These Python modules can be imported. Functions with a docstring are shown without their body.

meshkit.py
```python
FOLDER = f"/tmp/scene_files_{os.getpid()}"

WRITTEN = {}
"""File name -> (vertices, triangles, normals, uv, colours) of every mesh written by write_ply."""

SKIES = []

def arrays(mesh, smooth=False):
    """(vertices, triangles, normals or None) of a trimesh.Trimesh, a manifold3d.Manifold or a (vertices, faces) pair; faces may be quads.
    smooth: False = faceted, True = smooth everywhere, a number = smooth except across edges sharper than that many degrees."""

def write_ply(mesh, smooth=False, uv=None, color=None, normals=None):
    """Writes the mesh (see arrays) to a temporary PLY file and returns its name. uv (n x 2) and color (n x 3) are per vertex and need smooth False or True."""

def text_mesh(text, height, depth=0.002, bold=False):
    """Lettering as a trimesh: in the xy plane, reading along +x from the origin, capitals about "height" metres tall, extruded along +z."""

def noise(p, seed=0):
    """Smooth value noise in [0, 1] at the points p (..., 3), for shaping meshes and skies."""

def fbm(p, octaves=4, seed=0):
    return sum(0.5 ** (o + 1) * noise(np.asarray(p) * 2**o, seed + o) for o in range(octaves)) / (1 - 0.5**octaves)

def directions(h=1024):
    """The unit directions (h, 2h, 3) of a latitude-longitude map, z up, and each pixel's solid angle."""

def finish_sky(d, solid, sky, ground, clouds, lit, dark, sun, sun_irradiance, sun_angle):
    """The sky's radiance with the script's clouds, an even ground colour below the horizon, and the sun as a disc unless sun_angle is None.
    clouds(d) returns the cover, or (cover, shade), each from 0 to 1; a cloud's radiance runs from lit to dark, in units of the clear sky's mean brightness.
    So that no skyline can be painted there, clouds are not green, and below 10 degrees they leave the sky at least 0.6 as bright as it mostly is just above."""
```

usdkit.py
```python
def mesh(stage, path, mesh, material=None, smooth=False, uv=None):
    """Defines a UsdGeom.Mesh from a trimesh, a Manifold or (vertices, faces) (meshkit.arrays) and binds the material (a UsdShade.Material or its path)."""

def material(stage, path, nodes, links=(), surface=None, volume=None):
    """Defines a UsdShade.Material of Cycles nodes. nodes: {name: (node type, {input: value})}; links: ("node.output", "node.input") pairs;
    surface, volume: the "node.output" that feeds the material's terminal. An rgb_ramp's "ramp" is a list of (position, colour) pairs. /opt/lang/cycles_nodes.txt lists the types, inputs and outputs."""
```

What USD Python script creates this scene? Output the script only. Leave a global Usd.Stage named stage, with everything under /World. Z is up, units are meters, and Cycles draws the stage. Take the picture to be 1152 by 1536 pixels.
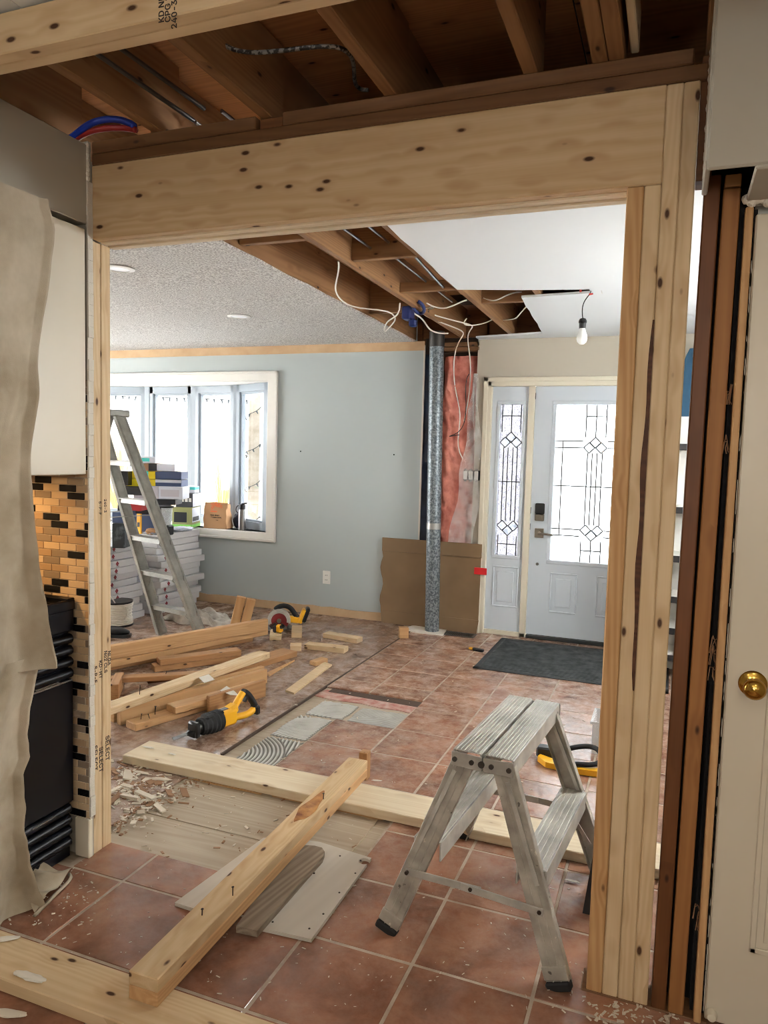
import math, random, numpy as np, trimesh, usdkit, meshkit
from shapely.geometry import Polygon, box as sbox
from pxr import Usd, UsdGeom, UsdLux, UsdShade, Gf, Sdf

stage = Usd.Stage.CreateInMemory()
UsdGeom.SetStageUpAxis(stage, UsdGeom.Tokens.z)
UsdGeom.SetStageMetersPerUnit(stage, 1.0)
UsdGeom.Xform.Define(stage, '/World')
rng = random.Random(7)
nrg = np.random.default_rng(7)

# ------------------------------------------------------------------ camera, sky, exposure
FPX, H = 1117.0, 1.45                       # focal length in pixels of a 1152 x 1536 frame, eye height
YAW, PITCH, ROLL = np.radians([21.07, -4.55, 1.548])
fwd = np.array([-np.sin(YAW) * np.cos(PITCH), np.cos(YAW) * np.cos(PITCH), np.sin(PITCH)])
rt0 = np.array([np.cos(YAW), np.sin(YAW), 0]); up0 = np.cross(rt0, fwd)
rgt = np.cos(ROLL) * rt0 + np.sin(ROLL) * up0
upv = -np.sin(ROLL) * rt0 + np.cos(ROLL) * up0
EYE = np.array([0, 0, H])
cam = UsdGeom.Camera.Define(stage, '/World/camera')
cam.CreateHorizontalApertureAttr(36.0)
cam.CreateFocalLengthAttr(36.0 * FPX / 1152)
cam.CreateClippingRangeAttr(Gf.Vec2f(0.05, 500))
cam.CreateExposureAttr(0.88)
cm = np.eye(4); cm[0, :3], cm[1, :3], cm[2, :3], cm[3, :3] = rgt, upv, -fwd, EYE
UsdGeom.Xformable(cam).AddTransformOp().Set(Gf.Matrix4d(cm.tolist()))
sky = UsdLux.DomeLight.Define(stage, '/World/sky')
sky.CreateIntensityAttr(5.8); sky.CreateColorAttr(Gf.Vec3f(.99, .985, .97))

LAMP, GLOBE = 11.0, 16.5
# survey helpers: where the sight line through a point of the photograph meets a known plane
def ray(x, y): return rgt * (x - 576) / FPX + upv * (-(y - 768) / FPX) + fwd
def fl(x, y, z=0.0): d = ray(x, y); return EYE + d * (z - H) / d[2]
def atY(x, y, Y): d = ray(x, y); return EYE + d * Y / d[1]
def atX(x, y, X): d = ray(x, y); return EYE + d * X / d[0]

# ------------------------------------------------------------------ materials
MAT = {}
def L(c): return tuple(((v / 255) / 12.92 if v / 255 <= .04045 else ((v / 255 + .055) / 1.055) ** 2.4) for v in c)
def mat(name, nodes, links=(), surface='p.BSDF'):
    MAT[name] = usdkit.material(stage, '/World/Looks/' + name, nodes, links, surface=surface)
    return MAT[name]
def plain(name, c, rough=.5, metal=0., bump=0, bscale=200, **kw):
    n = {'p': ('principled_bsdf', dict(base_color=L(c), roughness=rough, metallic=metal, **kw))}; l = []
    if bump:
        n['tc'] = ('texture_coordinate', {}); n['n'] = ('noise_texture', dict(scale=bscale, detail=3.))
        n['b'] = ('bump', dict(strength=bump, distance=.002))
        l = [('tc.object', 'n.vector'), ('n.fac', 'b.height'), ('b.normal', 'p.normal')]
    return mat(name, n, l)
def mottled(name, c1, c2, scale=6., rough=.6, bump=0., bscale=120, stretch=(1, 1, 1), detail=5., lo=.35, hi=.65, metal=0., **kw):
    n = {'tc': ('texture_coordinate', {}), 'm': ('mapping', dict(scale=stretch)), 'n': ('noise_texture', dict(scale=scale, detail=detail, roughness=.6)),
         'r': ('rgb_ramp', dict(ramp=[(lo, L(c1)), (hi, L(c2))])), 'p': ('principled_bsdf', dict(roughness=rough, metallic=metal, **kw))}
    l = [('tc.object', 'm.vector'), ('m.vector', 'n.vector'), ('n.fac', 'r.fac'), ('r.color', 'p.base_color')]
    if bump:
        n['n2'] = ('noise_texture', dict(scale=bscale, detail=3.)); n['b'] = ('bump', dict(strength=bump, distance=.003))
        l += [('m.vector', 'n2.vector'), ('n2.fac', 'b.height'), ('b.normal', 'p.normal')]
    return mat(name, n, l)
def wood(name, c1, c2, knot=(70, 42, 22), rough=.6, rings=20., knots=.55, amount=.8, halo=(150, 105, 62)):
    """sawn timber, its length along the mesh's own x axis"""
    n = {'tc': ('texture_coordinate', {}),
         'm1': ('mapping', dict(scale=(.28, 6, 6))), 'g': ('noise_texture', dict(scale=1.0, detail=1.0, roughness=.4)),
         'mk': ('mapping', dict(scale=(8.5, 19, 19))), 'v': ('voronoi_texture', dict(scale=1.0)),
         'sep': ('separate_color', {}), 'keep': ('math', dict(math_type='greater_than', value2=1 - knots)),
         'core': ('map_range', dict(from_min=.08, from_max=.15, to_min=1., to_max=0., clamp=True)),
         'hal': ('map_range', dict(from_min=.08, from_max=.5, to_min=1., to_max=0., clamp=True)),
         'ck': ('math', dict(math_type='multiply')), 'hk': ('math', dict(math_type='multiply')),
         'hk2': ('math', dict(math_type='multiply', value2=.03)), 'ga': ('math', dict(math_type='add')),
         'gm': ('math', dict(math_type='multiply', value2=rings * 7)), 'gf0': ('math', dict(math_type='sine')), 'gf': ('math', dict(math_type='multiply_add', value2=.42, value3=.5)),
         'mf': ('mapping', dict(scale=(5, 190, 190))), 'fi': ('noise_texture', dict(scale=1.0, detail=3.)),
         'mb': ('mapping', dict(scale=(1.2, 5, 5))), 'bl': ('noise_texture', dict(scale=1.0, detail=3.)),
         'f1': ('math', dict(math_type='multiply_add', value2=.5, value3=-.08)), 'f2': ('math', dict(math_type='multiply_add', value2=.5)),
         'f3': ('math', dict(math_type='multiply_add', value2=.6)), 'f4': ('math', dict(math_type='multiply_add', value2=amount, value3=-.28)),
         'mx': ('mix_color', dict(a=L(c1), b=L(c2))), 'mh': ('mix_color', dict(b=L(halo))), 'mc': ('mix_color', dict(b=L(knot))),
         'hs': ('math', dict(math_type='multiply', value2=.3)),
         'b': ('bump', dict(strength=.25, distance=.001)), 'p': ('principled_bsdf', dict(roughness=rough, specular_ior_level=.3))}
    l = [('tc.object', 'm1.vector'), ('m1.vector', 'g.vector'), ('tc.object', 'mk.vector'), ('mk.vector', 'v.vector'), ('v.color', 'sep.color'), ('sep.r', 'keep.value1'),
         ('v.distance', 'core.value'), ('v.distance', 'hal.value'), ('core.result', 'ck.value1'), ('keep.value', 'ck.value2'), ('hal.result', 'hk.value1'), ('keep.value', 'hk.value2'),
         ('hk.value', 'hk2.value1'), ('g.fac', 'ga.value1'), ('hk2.value', 'ga.value2'), ('ga.value', 'gm.value1'), ('gm.value', 'gf0.value1'), ('gf0.value', 'gf.value1'),
         ('tc.object', 'mf.vector'), ('mf.vector', 'fi.vector'), ('tc.object', 'mb.vector'), ('mb.vector', 'bl.vector'),
         ('gf.value', 'f1.value1'), ('fi.fac', 'f2.value1'), ('f1.value', 'f2.value3'), ('bl.fac', 'f3.value1'), ('f2.value', 'f3.value3'), ('f3.value', 'f4.value1'),
         ('f4.value', 'mx.fac'), ('mx.result', 'mh.a'), ('hk.value', 'hs.value1'), ('hs.value', 'mh.fac'), ('mh.result', 'mc.a'), ('ck.value', 'mc.fac'), ('mc.result', 'p.base_color'),
         ('fi.fac', 'b.height'), ('b.normal', 'p.normal')]
    return mat(name, n, l)

wood('pine_new', (212, 188, 152), (188, 156, 114), knots=.8)
wood('pine_header', (206, 180, 142), (180, 146, 102), knots=1., amount=.85)
wood('pine_orange', (204, 166, 118), (168, 122, 76), rings=30, amount=1.0, knots=.3)
wood('pine_dusty', (220, 205, 178), (200, 176, 140), knots=.3)
wood('pine_tan', (200, 160, 114), (166, 122, 78), knots=.4)
wood('pine_brown', (176, 132, 90), (138, 98, 62), knots=.35)
wood('stud_dark', (112, 70, 38), (76, 44, 22), knot=(38, 22, 14), knots=.5, halo=(70, 38, 20), rough=.5)
wood('stud_amber', (156, 108, 62), (126, 82, 44), knot=(60, 34, 18), knots=.3, halo=(100, 58, 28))
wood('plate_old', (116, 82, 52), (86, 56, 34), knot=(50, 30, 18), knots=.3, halo=(80, 48, 26))
wood('joist', (152, 114, 78), (114, 80, 52), knot=(48, 30, 18), knots=.25, halo=(90, 58, 34))
wood('sheathing', (212, 156, 108), (168, 118, 76), knot=(60, 34, 20), knots=.2, rings=20, halo=(100, 60, 34))
wood('plywood_grey', (160, 146, 128), (112, 96, 80), knots=.05, rings=16, amount=1.1)
wood('plywood_panel', (196, 188, 176), (182, 172, 158), knots=.0, rings=8, amount=.6)
wood('plywood_floor', (178, 163, 142), (150, 132, 110), knots=.0, rings=16, amount=.9)
wood('bark', (96, 60, 38), (58, 34, 22), knots=0., amount=1.)
plain('wall_blue', (172, 180, 180), .7, bump=.1); plain('wall_greige', (168, 162, 148), .7, bump=.1); plain('wall_beige', (186, 178, 162), .7, bump=.1)
plain('wall_white', (205, 203, 196), .7)
mottled('bare_paper', (184, 152, 116), (198, 168, 132), 5, .85); plain('drywall_edge', (206, 200, 188), .9, bump=.5, bscale=150)
plain('ceiling_white', (216, 220, 222), .75); plain('trim_white', (224, 222, 216), .35); plain('trim_cream', (218, 210, 190), .4); plain('door_white', (206, 214, 222), .4)
plain('sash_shaded', (152, 162, 172), .4); plain('door_cream', (206, 196, 176), .38); plain('cabinet_cream', (208, 198, 178), .35)  # bow window sash: white vinyl, its backlit shade put into the colour
mat('popcorn', {'tc': ('texture_coordinate', {}), 'n': ('noise_texture', dict(scale=95., detail=3., roughness=.7)), 'r': ('rgb_ramp', dict(ramp=[(.36, L((150, 146, 142))), (.62, L((232, 230, 226)))])),
     'v': ('voronoi_texture', dict(scale=90.)), 'b': ('bump', dict(strength=1., distance=.012)), 'p': ('principled_bsdf', dict(roughness=.9))},
    [('tc.object', 'n.vector'), ('tc.object', 'v.vector'), ('n.fac', 'r.fac'), ('r.color', 'p.base_color'), ('n.fac', 'b.height'), ('b.normal', 'p.normal')])
def terracotta(name, off):
    mat(name, {'tc': ('texture_coordinate', {}), 'm': ('mapping', dict(location=off)), 'n': ('noise_texture', dict(scale=4.5, detail=6., roughness=.62, distortion=.4)),
               'r': ('rgb_ramp', dict(ramp=[(.3, L((98, 64, 48))), (.48, L((134, 90, 68))), (.66, L((166, 118, 92)))])),
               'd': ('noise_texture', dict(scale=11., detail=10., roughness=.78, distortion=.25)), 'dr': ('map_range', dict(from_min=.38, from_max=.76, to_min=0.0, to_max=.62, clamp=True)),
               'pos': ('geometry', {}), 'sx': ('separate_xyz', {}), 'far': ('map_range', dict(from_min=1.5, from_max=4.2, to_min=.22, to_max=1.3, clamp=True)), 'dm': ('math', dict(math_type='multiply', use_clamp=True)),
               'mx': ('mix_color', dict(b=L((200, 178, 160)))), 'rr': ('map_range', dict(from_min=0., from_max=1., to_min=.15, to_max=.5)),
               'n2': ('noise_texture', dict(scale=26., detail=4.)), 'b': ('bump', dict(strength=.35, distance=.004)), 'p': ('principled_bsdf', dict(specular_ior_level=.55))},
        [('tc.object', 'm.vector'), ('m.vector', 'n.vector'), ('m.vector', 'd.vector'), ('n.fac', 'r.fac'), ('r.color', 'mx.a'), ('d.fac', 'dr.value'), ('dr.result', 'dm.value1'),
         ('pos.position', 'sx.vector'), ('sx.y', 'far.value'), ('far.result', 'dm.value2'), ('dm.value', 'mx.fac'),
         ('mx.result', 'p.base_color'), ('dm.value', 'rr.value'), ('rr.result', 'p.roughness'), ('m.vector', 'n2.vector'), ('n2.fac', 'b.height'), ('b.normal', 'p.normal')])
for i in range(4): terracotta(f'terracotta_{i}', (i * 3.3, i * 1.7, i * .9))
mottled('grout', (160, 142, 124), (190, 174, 156), 12, .9)
mat('laminate', {'tc': ('texture_coordinate', {}), 'm': ('mapping', dict(scale=(9, 1.4, 1))), 'n': ('noise_texture', dict(scale=2., detail=5.)), 'r': ('rgb_ramp', dict(ramp=[(.35, L((112, 84, 67))), (.65, L((146, 114, 94)))])),
     'd': ('noise_texture', dict(scale=7., detail=10., roughness=.78, distortion=.3)), 'dr': ('map_range', dict(from_min=.42, from_max=.72, to_min=0., to_max=.75, clamp=True)), 'mx': ('mix_color', dict(b=L((186, 168, 152)))),
     'rr': ('map_range', dict(from_min=0., from_max=.75, to_min=.16, to_max=.5)), 'n2': ('noise_texture', dict(scale=14., detail=3.)), 'b': ('bump', dict(strength=.3, distance=.006)), 'p': ('principled_bsdf', {})},
    [('tc.object', 'm.vector'), ('m.vector', 'n.vector'), ('n.fac', 'r.fac'), ('r.color', 'mx.a'), ('tc.object', 'd.vector'), ('d.fac', 'dr.value'), ('dr.result', 'mx.fac'), ('mx.result', 'p.base_color'),
     ('dr.result', 'rr.value'), ('rr.result', 'p.roughness'), ('tc.object', 'n2.vector'), ('n2.fac', 'b.height'), ('b.normal', 'p.normal')])
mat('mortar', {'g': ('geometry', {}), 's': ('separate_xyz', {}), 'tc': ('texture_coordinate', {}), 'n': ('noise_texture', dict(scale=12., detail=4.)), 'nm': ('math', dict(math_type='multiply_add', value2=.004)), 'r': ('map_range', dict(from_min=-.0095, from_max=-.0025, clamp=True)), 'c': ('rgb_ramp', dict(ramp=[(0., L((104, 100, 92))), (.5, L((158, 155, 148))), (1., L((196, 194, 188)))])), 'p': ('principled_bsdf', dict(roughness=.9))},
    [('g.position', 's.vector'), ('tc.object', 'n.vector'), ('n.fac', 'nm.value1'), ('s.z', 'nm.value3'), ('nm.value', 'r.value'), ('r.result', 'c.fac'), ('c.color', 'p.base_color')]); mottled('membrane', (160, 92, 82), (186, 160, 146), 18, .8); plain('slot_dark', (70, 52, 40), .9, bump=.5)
mottled('aluminium', (158, 155, 148), (196, 193, 184), 9, .38, .2, 60, (1, 1, 1), metal=.12); mottled('ladder_grey', (120, 118, 112), (146, 144, 136), 9, .45, .2, 60, (1, 1, 1), metal=.2); mat('aluminium_dirty', {'tc': ('texture_coordinate', {}), 'n': ('noise_texture', dict(scale=14., detail=5.)), 'r': ('rgb_ramp', dict(ramp=[(.35, L((144, 138, 128))), (.65, L((186, 180, 168)))])), 's': ('noise_texture', dict(scale=22., detail=4., roughness=.7)),
     'sr': ('map_range', dict(from_min=.66, from_max=.70, to_min=0., to_max=1., clamp=True)), 'mx': ('mix_color', dict(b=L((206, 200, 184)))), 's2': ('noise_texture', dict(scale=31., detail=3.)), 'sd': ('map_range', dict(from_min=.68, from_max=.72, to_min=0., to_max=.8, clamp=True)), 'm2': ('mix_color', dict(b=L((58, 50, 44)))), 'p': ('principled_bsdf', dict(roughness=.45, metallic=.15))},
    [('tc.object', 'n.vector'), ('n.fac', 'r.fac'), ('r.color', 'mx.a'), ('tc.object', 's.vector'), ('s.fac', 'sr.value'), ('sr.result', 'mx.fac'), ('mx.result', 'm2.a'), ('tc.object', 's2.vector'), ('s2.fac', 'sd.value'), ('sd.result', 'm2.fac'), ('m2.result', 'p.base_color')])
mottled('galvanised', (84, 92, 98), (140, 148, 152), 60, .42, detail=2., lo=.40, hi=.62, metal=.45); plain('steel', (150, 150, 150), .3, 1.); plain('steel_dark', (88, 86, 84), .4, .8); plain('nail', (70, 60, 54), .45, .8)
mottled('cardboard', (122, 98, 70), (132, 107, 78), 3, .85); plain('cardboard_dark', (112, 88, 62), .85)
mottled('foil_blue', (12, 18, 30), (38, 48, 66), 10, .35, .8, 18); mottled('insulation', (176, 98, 84), (214, 140, 122), 9, .95, .9, 30)
mat('poly', {'g': ('principled_bsdf', dict(base_color=(.8, .78, .76), roughness=.85)), 't': ('transparent_bsdf', dict(color=(1, 1, 1))), 'tc': ('texture_coordinate', {}), 'n': ('noise_texture', dict(scale=14., detail=4.)), 'r': ('map_range', dict(from_min=.3, from_max=.75, to_min=.12, to_max=.6, clamp=True)), 'x': ('mix_closure', {})},
    [('tc.object', 'n.vector'), ('n.fac', 'r.value'), ('r.result', 'x.fac'), ('t.BSDF', 'x.closure1'), ('g.BSDF', 'x.closure2')], 'x.closure')
mat('pane', {'lw': ('layer_weight', dict(blend=.5)), 'pw': ('math', dict(math_type='power', value2=5.)), 'f': ('math', dict(math_type='multiply_add', value2=.7, value3=.03)), 't': ('transparent_bsdf', dict(color=(.97, .98, .98))), 'g': ('glossy_bsdf', dict(color=(1, 1, 1), roughness=.02)), 'x': ('mix_closure', {})},
    [('lw.facing', 'pw.value1'), ('pw.value', 'f.value1'), ('f.value', 'x.fac'), ('t.BSDF', 'x.closure1'), ('g.BSDF', 'x.closure2')], 'x.closure')
mat('pane_dimmed', {'lw': ('layer_weight', dict(blend=.5)), 'pw': ('math', dict(math_type='power', value2=5.)), 'f': ('math', dict(math_type='multiply_add', value2=.6, value3=.03)), 't': ('transparent_bsdf', dict(color=(.2, .205, .21))), 'g': ('glossy_bsdf', dict(color=(1, 1, 1), roughness=.02)), 'x': ('mix_closure', {})},
    [('lw.facing', 'pw.value1'), ('pw.value', 'f.value1'), ('f.value', 'x.fac'), ('t.BSDF', 'x.closure1'), ('g.BSDF', 'x.closure2')], 'x.closure')  # bow window glass darkened to hold down the outdoor brightness; no real film
def obscure(name, c, a, bs, roughcol):
    mat(name, {'tc': ('texture_coordinate', {}), 'n': ('noise_texture', dict(scale=bs, detail=2.)), 'r': ('rgb_ramp', dict(ramp=[(.35, roughcol), (.6, c)])), 't': ('transparent_bsdf', {}), 'd': ('translucent_bsdf', {}), 'x': ('mix_closure', dict(fac=a))},
        [('tc.object', 'n.vector'), ('n.fac', 'r.fac'), ('r.color', 't.color'), ('r.color', 'd.color'), ('t.BSDF', 'x.closure1'), ('d.BSDF', 'x.closure2')], 'x.closure')
obscure('obscure_glass', (.50, .51, .515), .45, 90., (.27, .285, .295)); obscure('clear_bevel', (.9, .93, .95), .5, 30., (.6, .64, .66)); obscure('reeded_glass', (.3, .3, .315), .45, 120., (.10, .10, .115))
plain('lead', (96, 98, 100), .4, .6); plain('brass', (190, 150, 70), .16, 1.); plain('nickel', (176, 170, 160), .28, 1.); plain('black_plastic', (26, 26, 28), .4); plain('black_gloss', (8, 10, 17), .3, specular_ior_level=.25); plain('cooktop', (14, 13, 12), .06)
plain('black_rubber', (24, 24, 26), .75, bump=.4); mottled('mat_rubber', (38, 42, 44), (78, 82, 82), 12, .8, .9, 70); plain('rubber_edge', (44, 47, 49), .75)
for nm, c, r in [('tile_cream', (205, 180, 146), .25), ('tile_tan', (176, 148, 116), .3), ('tile_taupe', (146, 130, 112), .3), ('tile_black', (20, 20, 22), .08)]: plain(nm, c, r)
plain('tile_grout', (200, 188, 168), .9)
mottled('canvas', (150, 136, 114), (190, 178, 158), 3, .95, .25, 420); mottled('rag', (150, 142, 132), (196, 190, 180), 9, .95, .5, 120)
plain('cable_white', (226, 222, 212), .45); plain('cable_black', (30, 30, 32), .5); mottled('cable_armour', (16, 16, 18), (130, 130, 128), 80, .4, lo=.46, hi=.54, detail=1.); plain('pex_blue', (30, 60, 170), .4); plain('pex_red', (150, 40, 36), .4); plain('box_blue', (26, 44, 104), .5)
plain('yellow', (232, 170, 24), .4); plain('saw_red', (120, 32, 36), .4); plain('bulb_glass', (236, 236, 232), .3); plain('wire_red', (190, 50, 40), .4); plain('tape_red', (206, 28, 34), .45); plain('tape_metal', (190, 188, 184), .3, .8)
plain('ink', (54, 44, 38), .8); plain('carton_white', (188, 186, 186), .6); plain('carton_red', (120, 26, 36), .6); plain('bag_paper', (176, 134, 94), .85, bump=.3, bscale=30); plain('print_orange', (222, 104, 48), .7)
for nm, c in [('box_yellow', (226, 204, 34)), ('box_navy', (70, 84, 120)), ('box_charcoal', (62, 62, 66)), ('box_pale', (206, 210, 222)), ('box_brown', (150, 112, 84)), ('box_olive', (150, 150, 96)), ('box_green', (140, 214, 96)), ('box_teal', (70, 190, 186)), ('box_dark', (40, 40, 44)), ('box_lilac', (190, 186, 196)), ('case_red', (190, 56, 58)), ('navy_cloth', (44, 54, 72))]: plain(nm, c, .55)
mottled('marble_dark', (30, 38, 44), (120, 130, 136), 8, .5, lo=.5, hi=.75)
mat('clear_plastic', {'t': ('transparent_bsdf', dict(color=(.9, .92, .93))), 'g': ('principled_bsdf', dict(base_color=(.82, .84, .86), roughness=.3)), 'x': ('mix_closure', dict(fac=.42))}, [('t.BSDF', 'x.closure1'), ('g.BSDF', 'x.closure2')], 'x.closure')
plain('snow', (240, 242, 245), .9); plain('siding', (206, 190, 160), .8); plain('roof_snow', (232, 234, 238), .9); plain('fascia', (150, 112, 84), .7); plain('gutter', (120, 124, 130), .5); mottled('porch_stone', (176, 160, 140), (206, 194, 176), 8, .85); plain('twig', (176, 150, 96), .9); plain('house_glass', (120, 130, 140), .1); plain('bulb_dark', (60, 66, 70), .3)
plain('debris_pale', (198, 186, 168), .9); plain('debris_brown', (140, 104, 74), .9); plain('plaster', (216, 210, 198), .9, bump=.4, bscale=80); plain('jacket_blue', (52, 92, 120), .8); plain('shelf_dark', (40, 38, 38), .5); plain('hole_dark', (16, 13, 12), .95)
plain('paint_drip', (206, 202, 188), .6); mottled('stain_amber', (112, 58, 18), (196, 140, 76), 16, .25)
mat('lamp_warm', {'e': ('emission', dict(color=(1, .62, .3), strength=14.))}, surface='e.emission'); mat('lamp_white', {'e': ('emission', dict(color=(1, .86, .7), strength=10.))}, surface='e.emission')
mat('lens_off', {'p': ('principled_bsdf', dict(base_color=(.9, .92, .95), roughness=.4))})

# ------------------------------------------------------------------ mesh building
SG = np.array([(a, b, c) for a in (-1, 1) for b in (-1, 1) for c in (-1, 1)], float)
def _cbox_faces():
    h, b = np.array([1., 1, 1]), .2
    v = _cbox_v(h, b); hull = trimesh.Trimesh(v, process=False) if False else trimesh.convex.convex_hull(v)
    idx = [int(np.argmin(((v - p) ** 2).sum(1))) for p in hull.vertices]
    f = np.array(idx)[hull.faces]
    return f
def _cbox_v(h, b):
    out = []
    for k in range(3):
        m = h - b; m = m.copy(); m[k] = h[k]; out.append(SG * m)
    return np.vstack(out)
CBF = _cbox_faces()
BXF = np.array([[0, 1, 3], [0, 3, 2], [4, 6, 7], [4, 7, 5], [0, 4, 5], [0, 5, 1], [2, 3, 7], [2, 7, 6], [0, 2, 6], [0, 6, 4], [1, 5, 7], [1, 7, 3]])

def frame(d, up=(0, 0, 1)):
    x = np.asarray(d, float); x = x / np.linalg.norm(x); u = np.asarray(up, float)
    if abs(x @ u) > .99 * np.linalg.norm(u): u = np.array([1., 0, 0])
    y = np.cross(u, x); y /= np.linalg.norm(y)
    return np.stack([x, y, np.cross(x, y)], 1)
def rotz(a): c, s = math.cos(a), math.sin(a); return np.array([[c, -s, 0], [s, c, 0], [0, 0, 1.]])
def rotx(a): c, s = math.cos(a), math.sin(a); return np.array([[1, 0, 0], [0, c, -s], [0, s, c]])
def roty(a): c, s = math.cos(a), math.sin(a); return np.array([[c, 0, s], [0, 1, 0], [-s, 0, c]])

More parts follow.
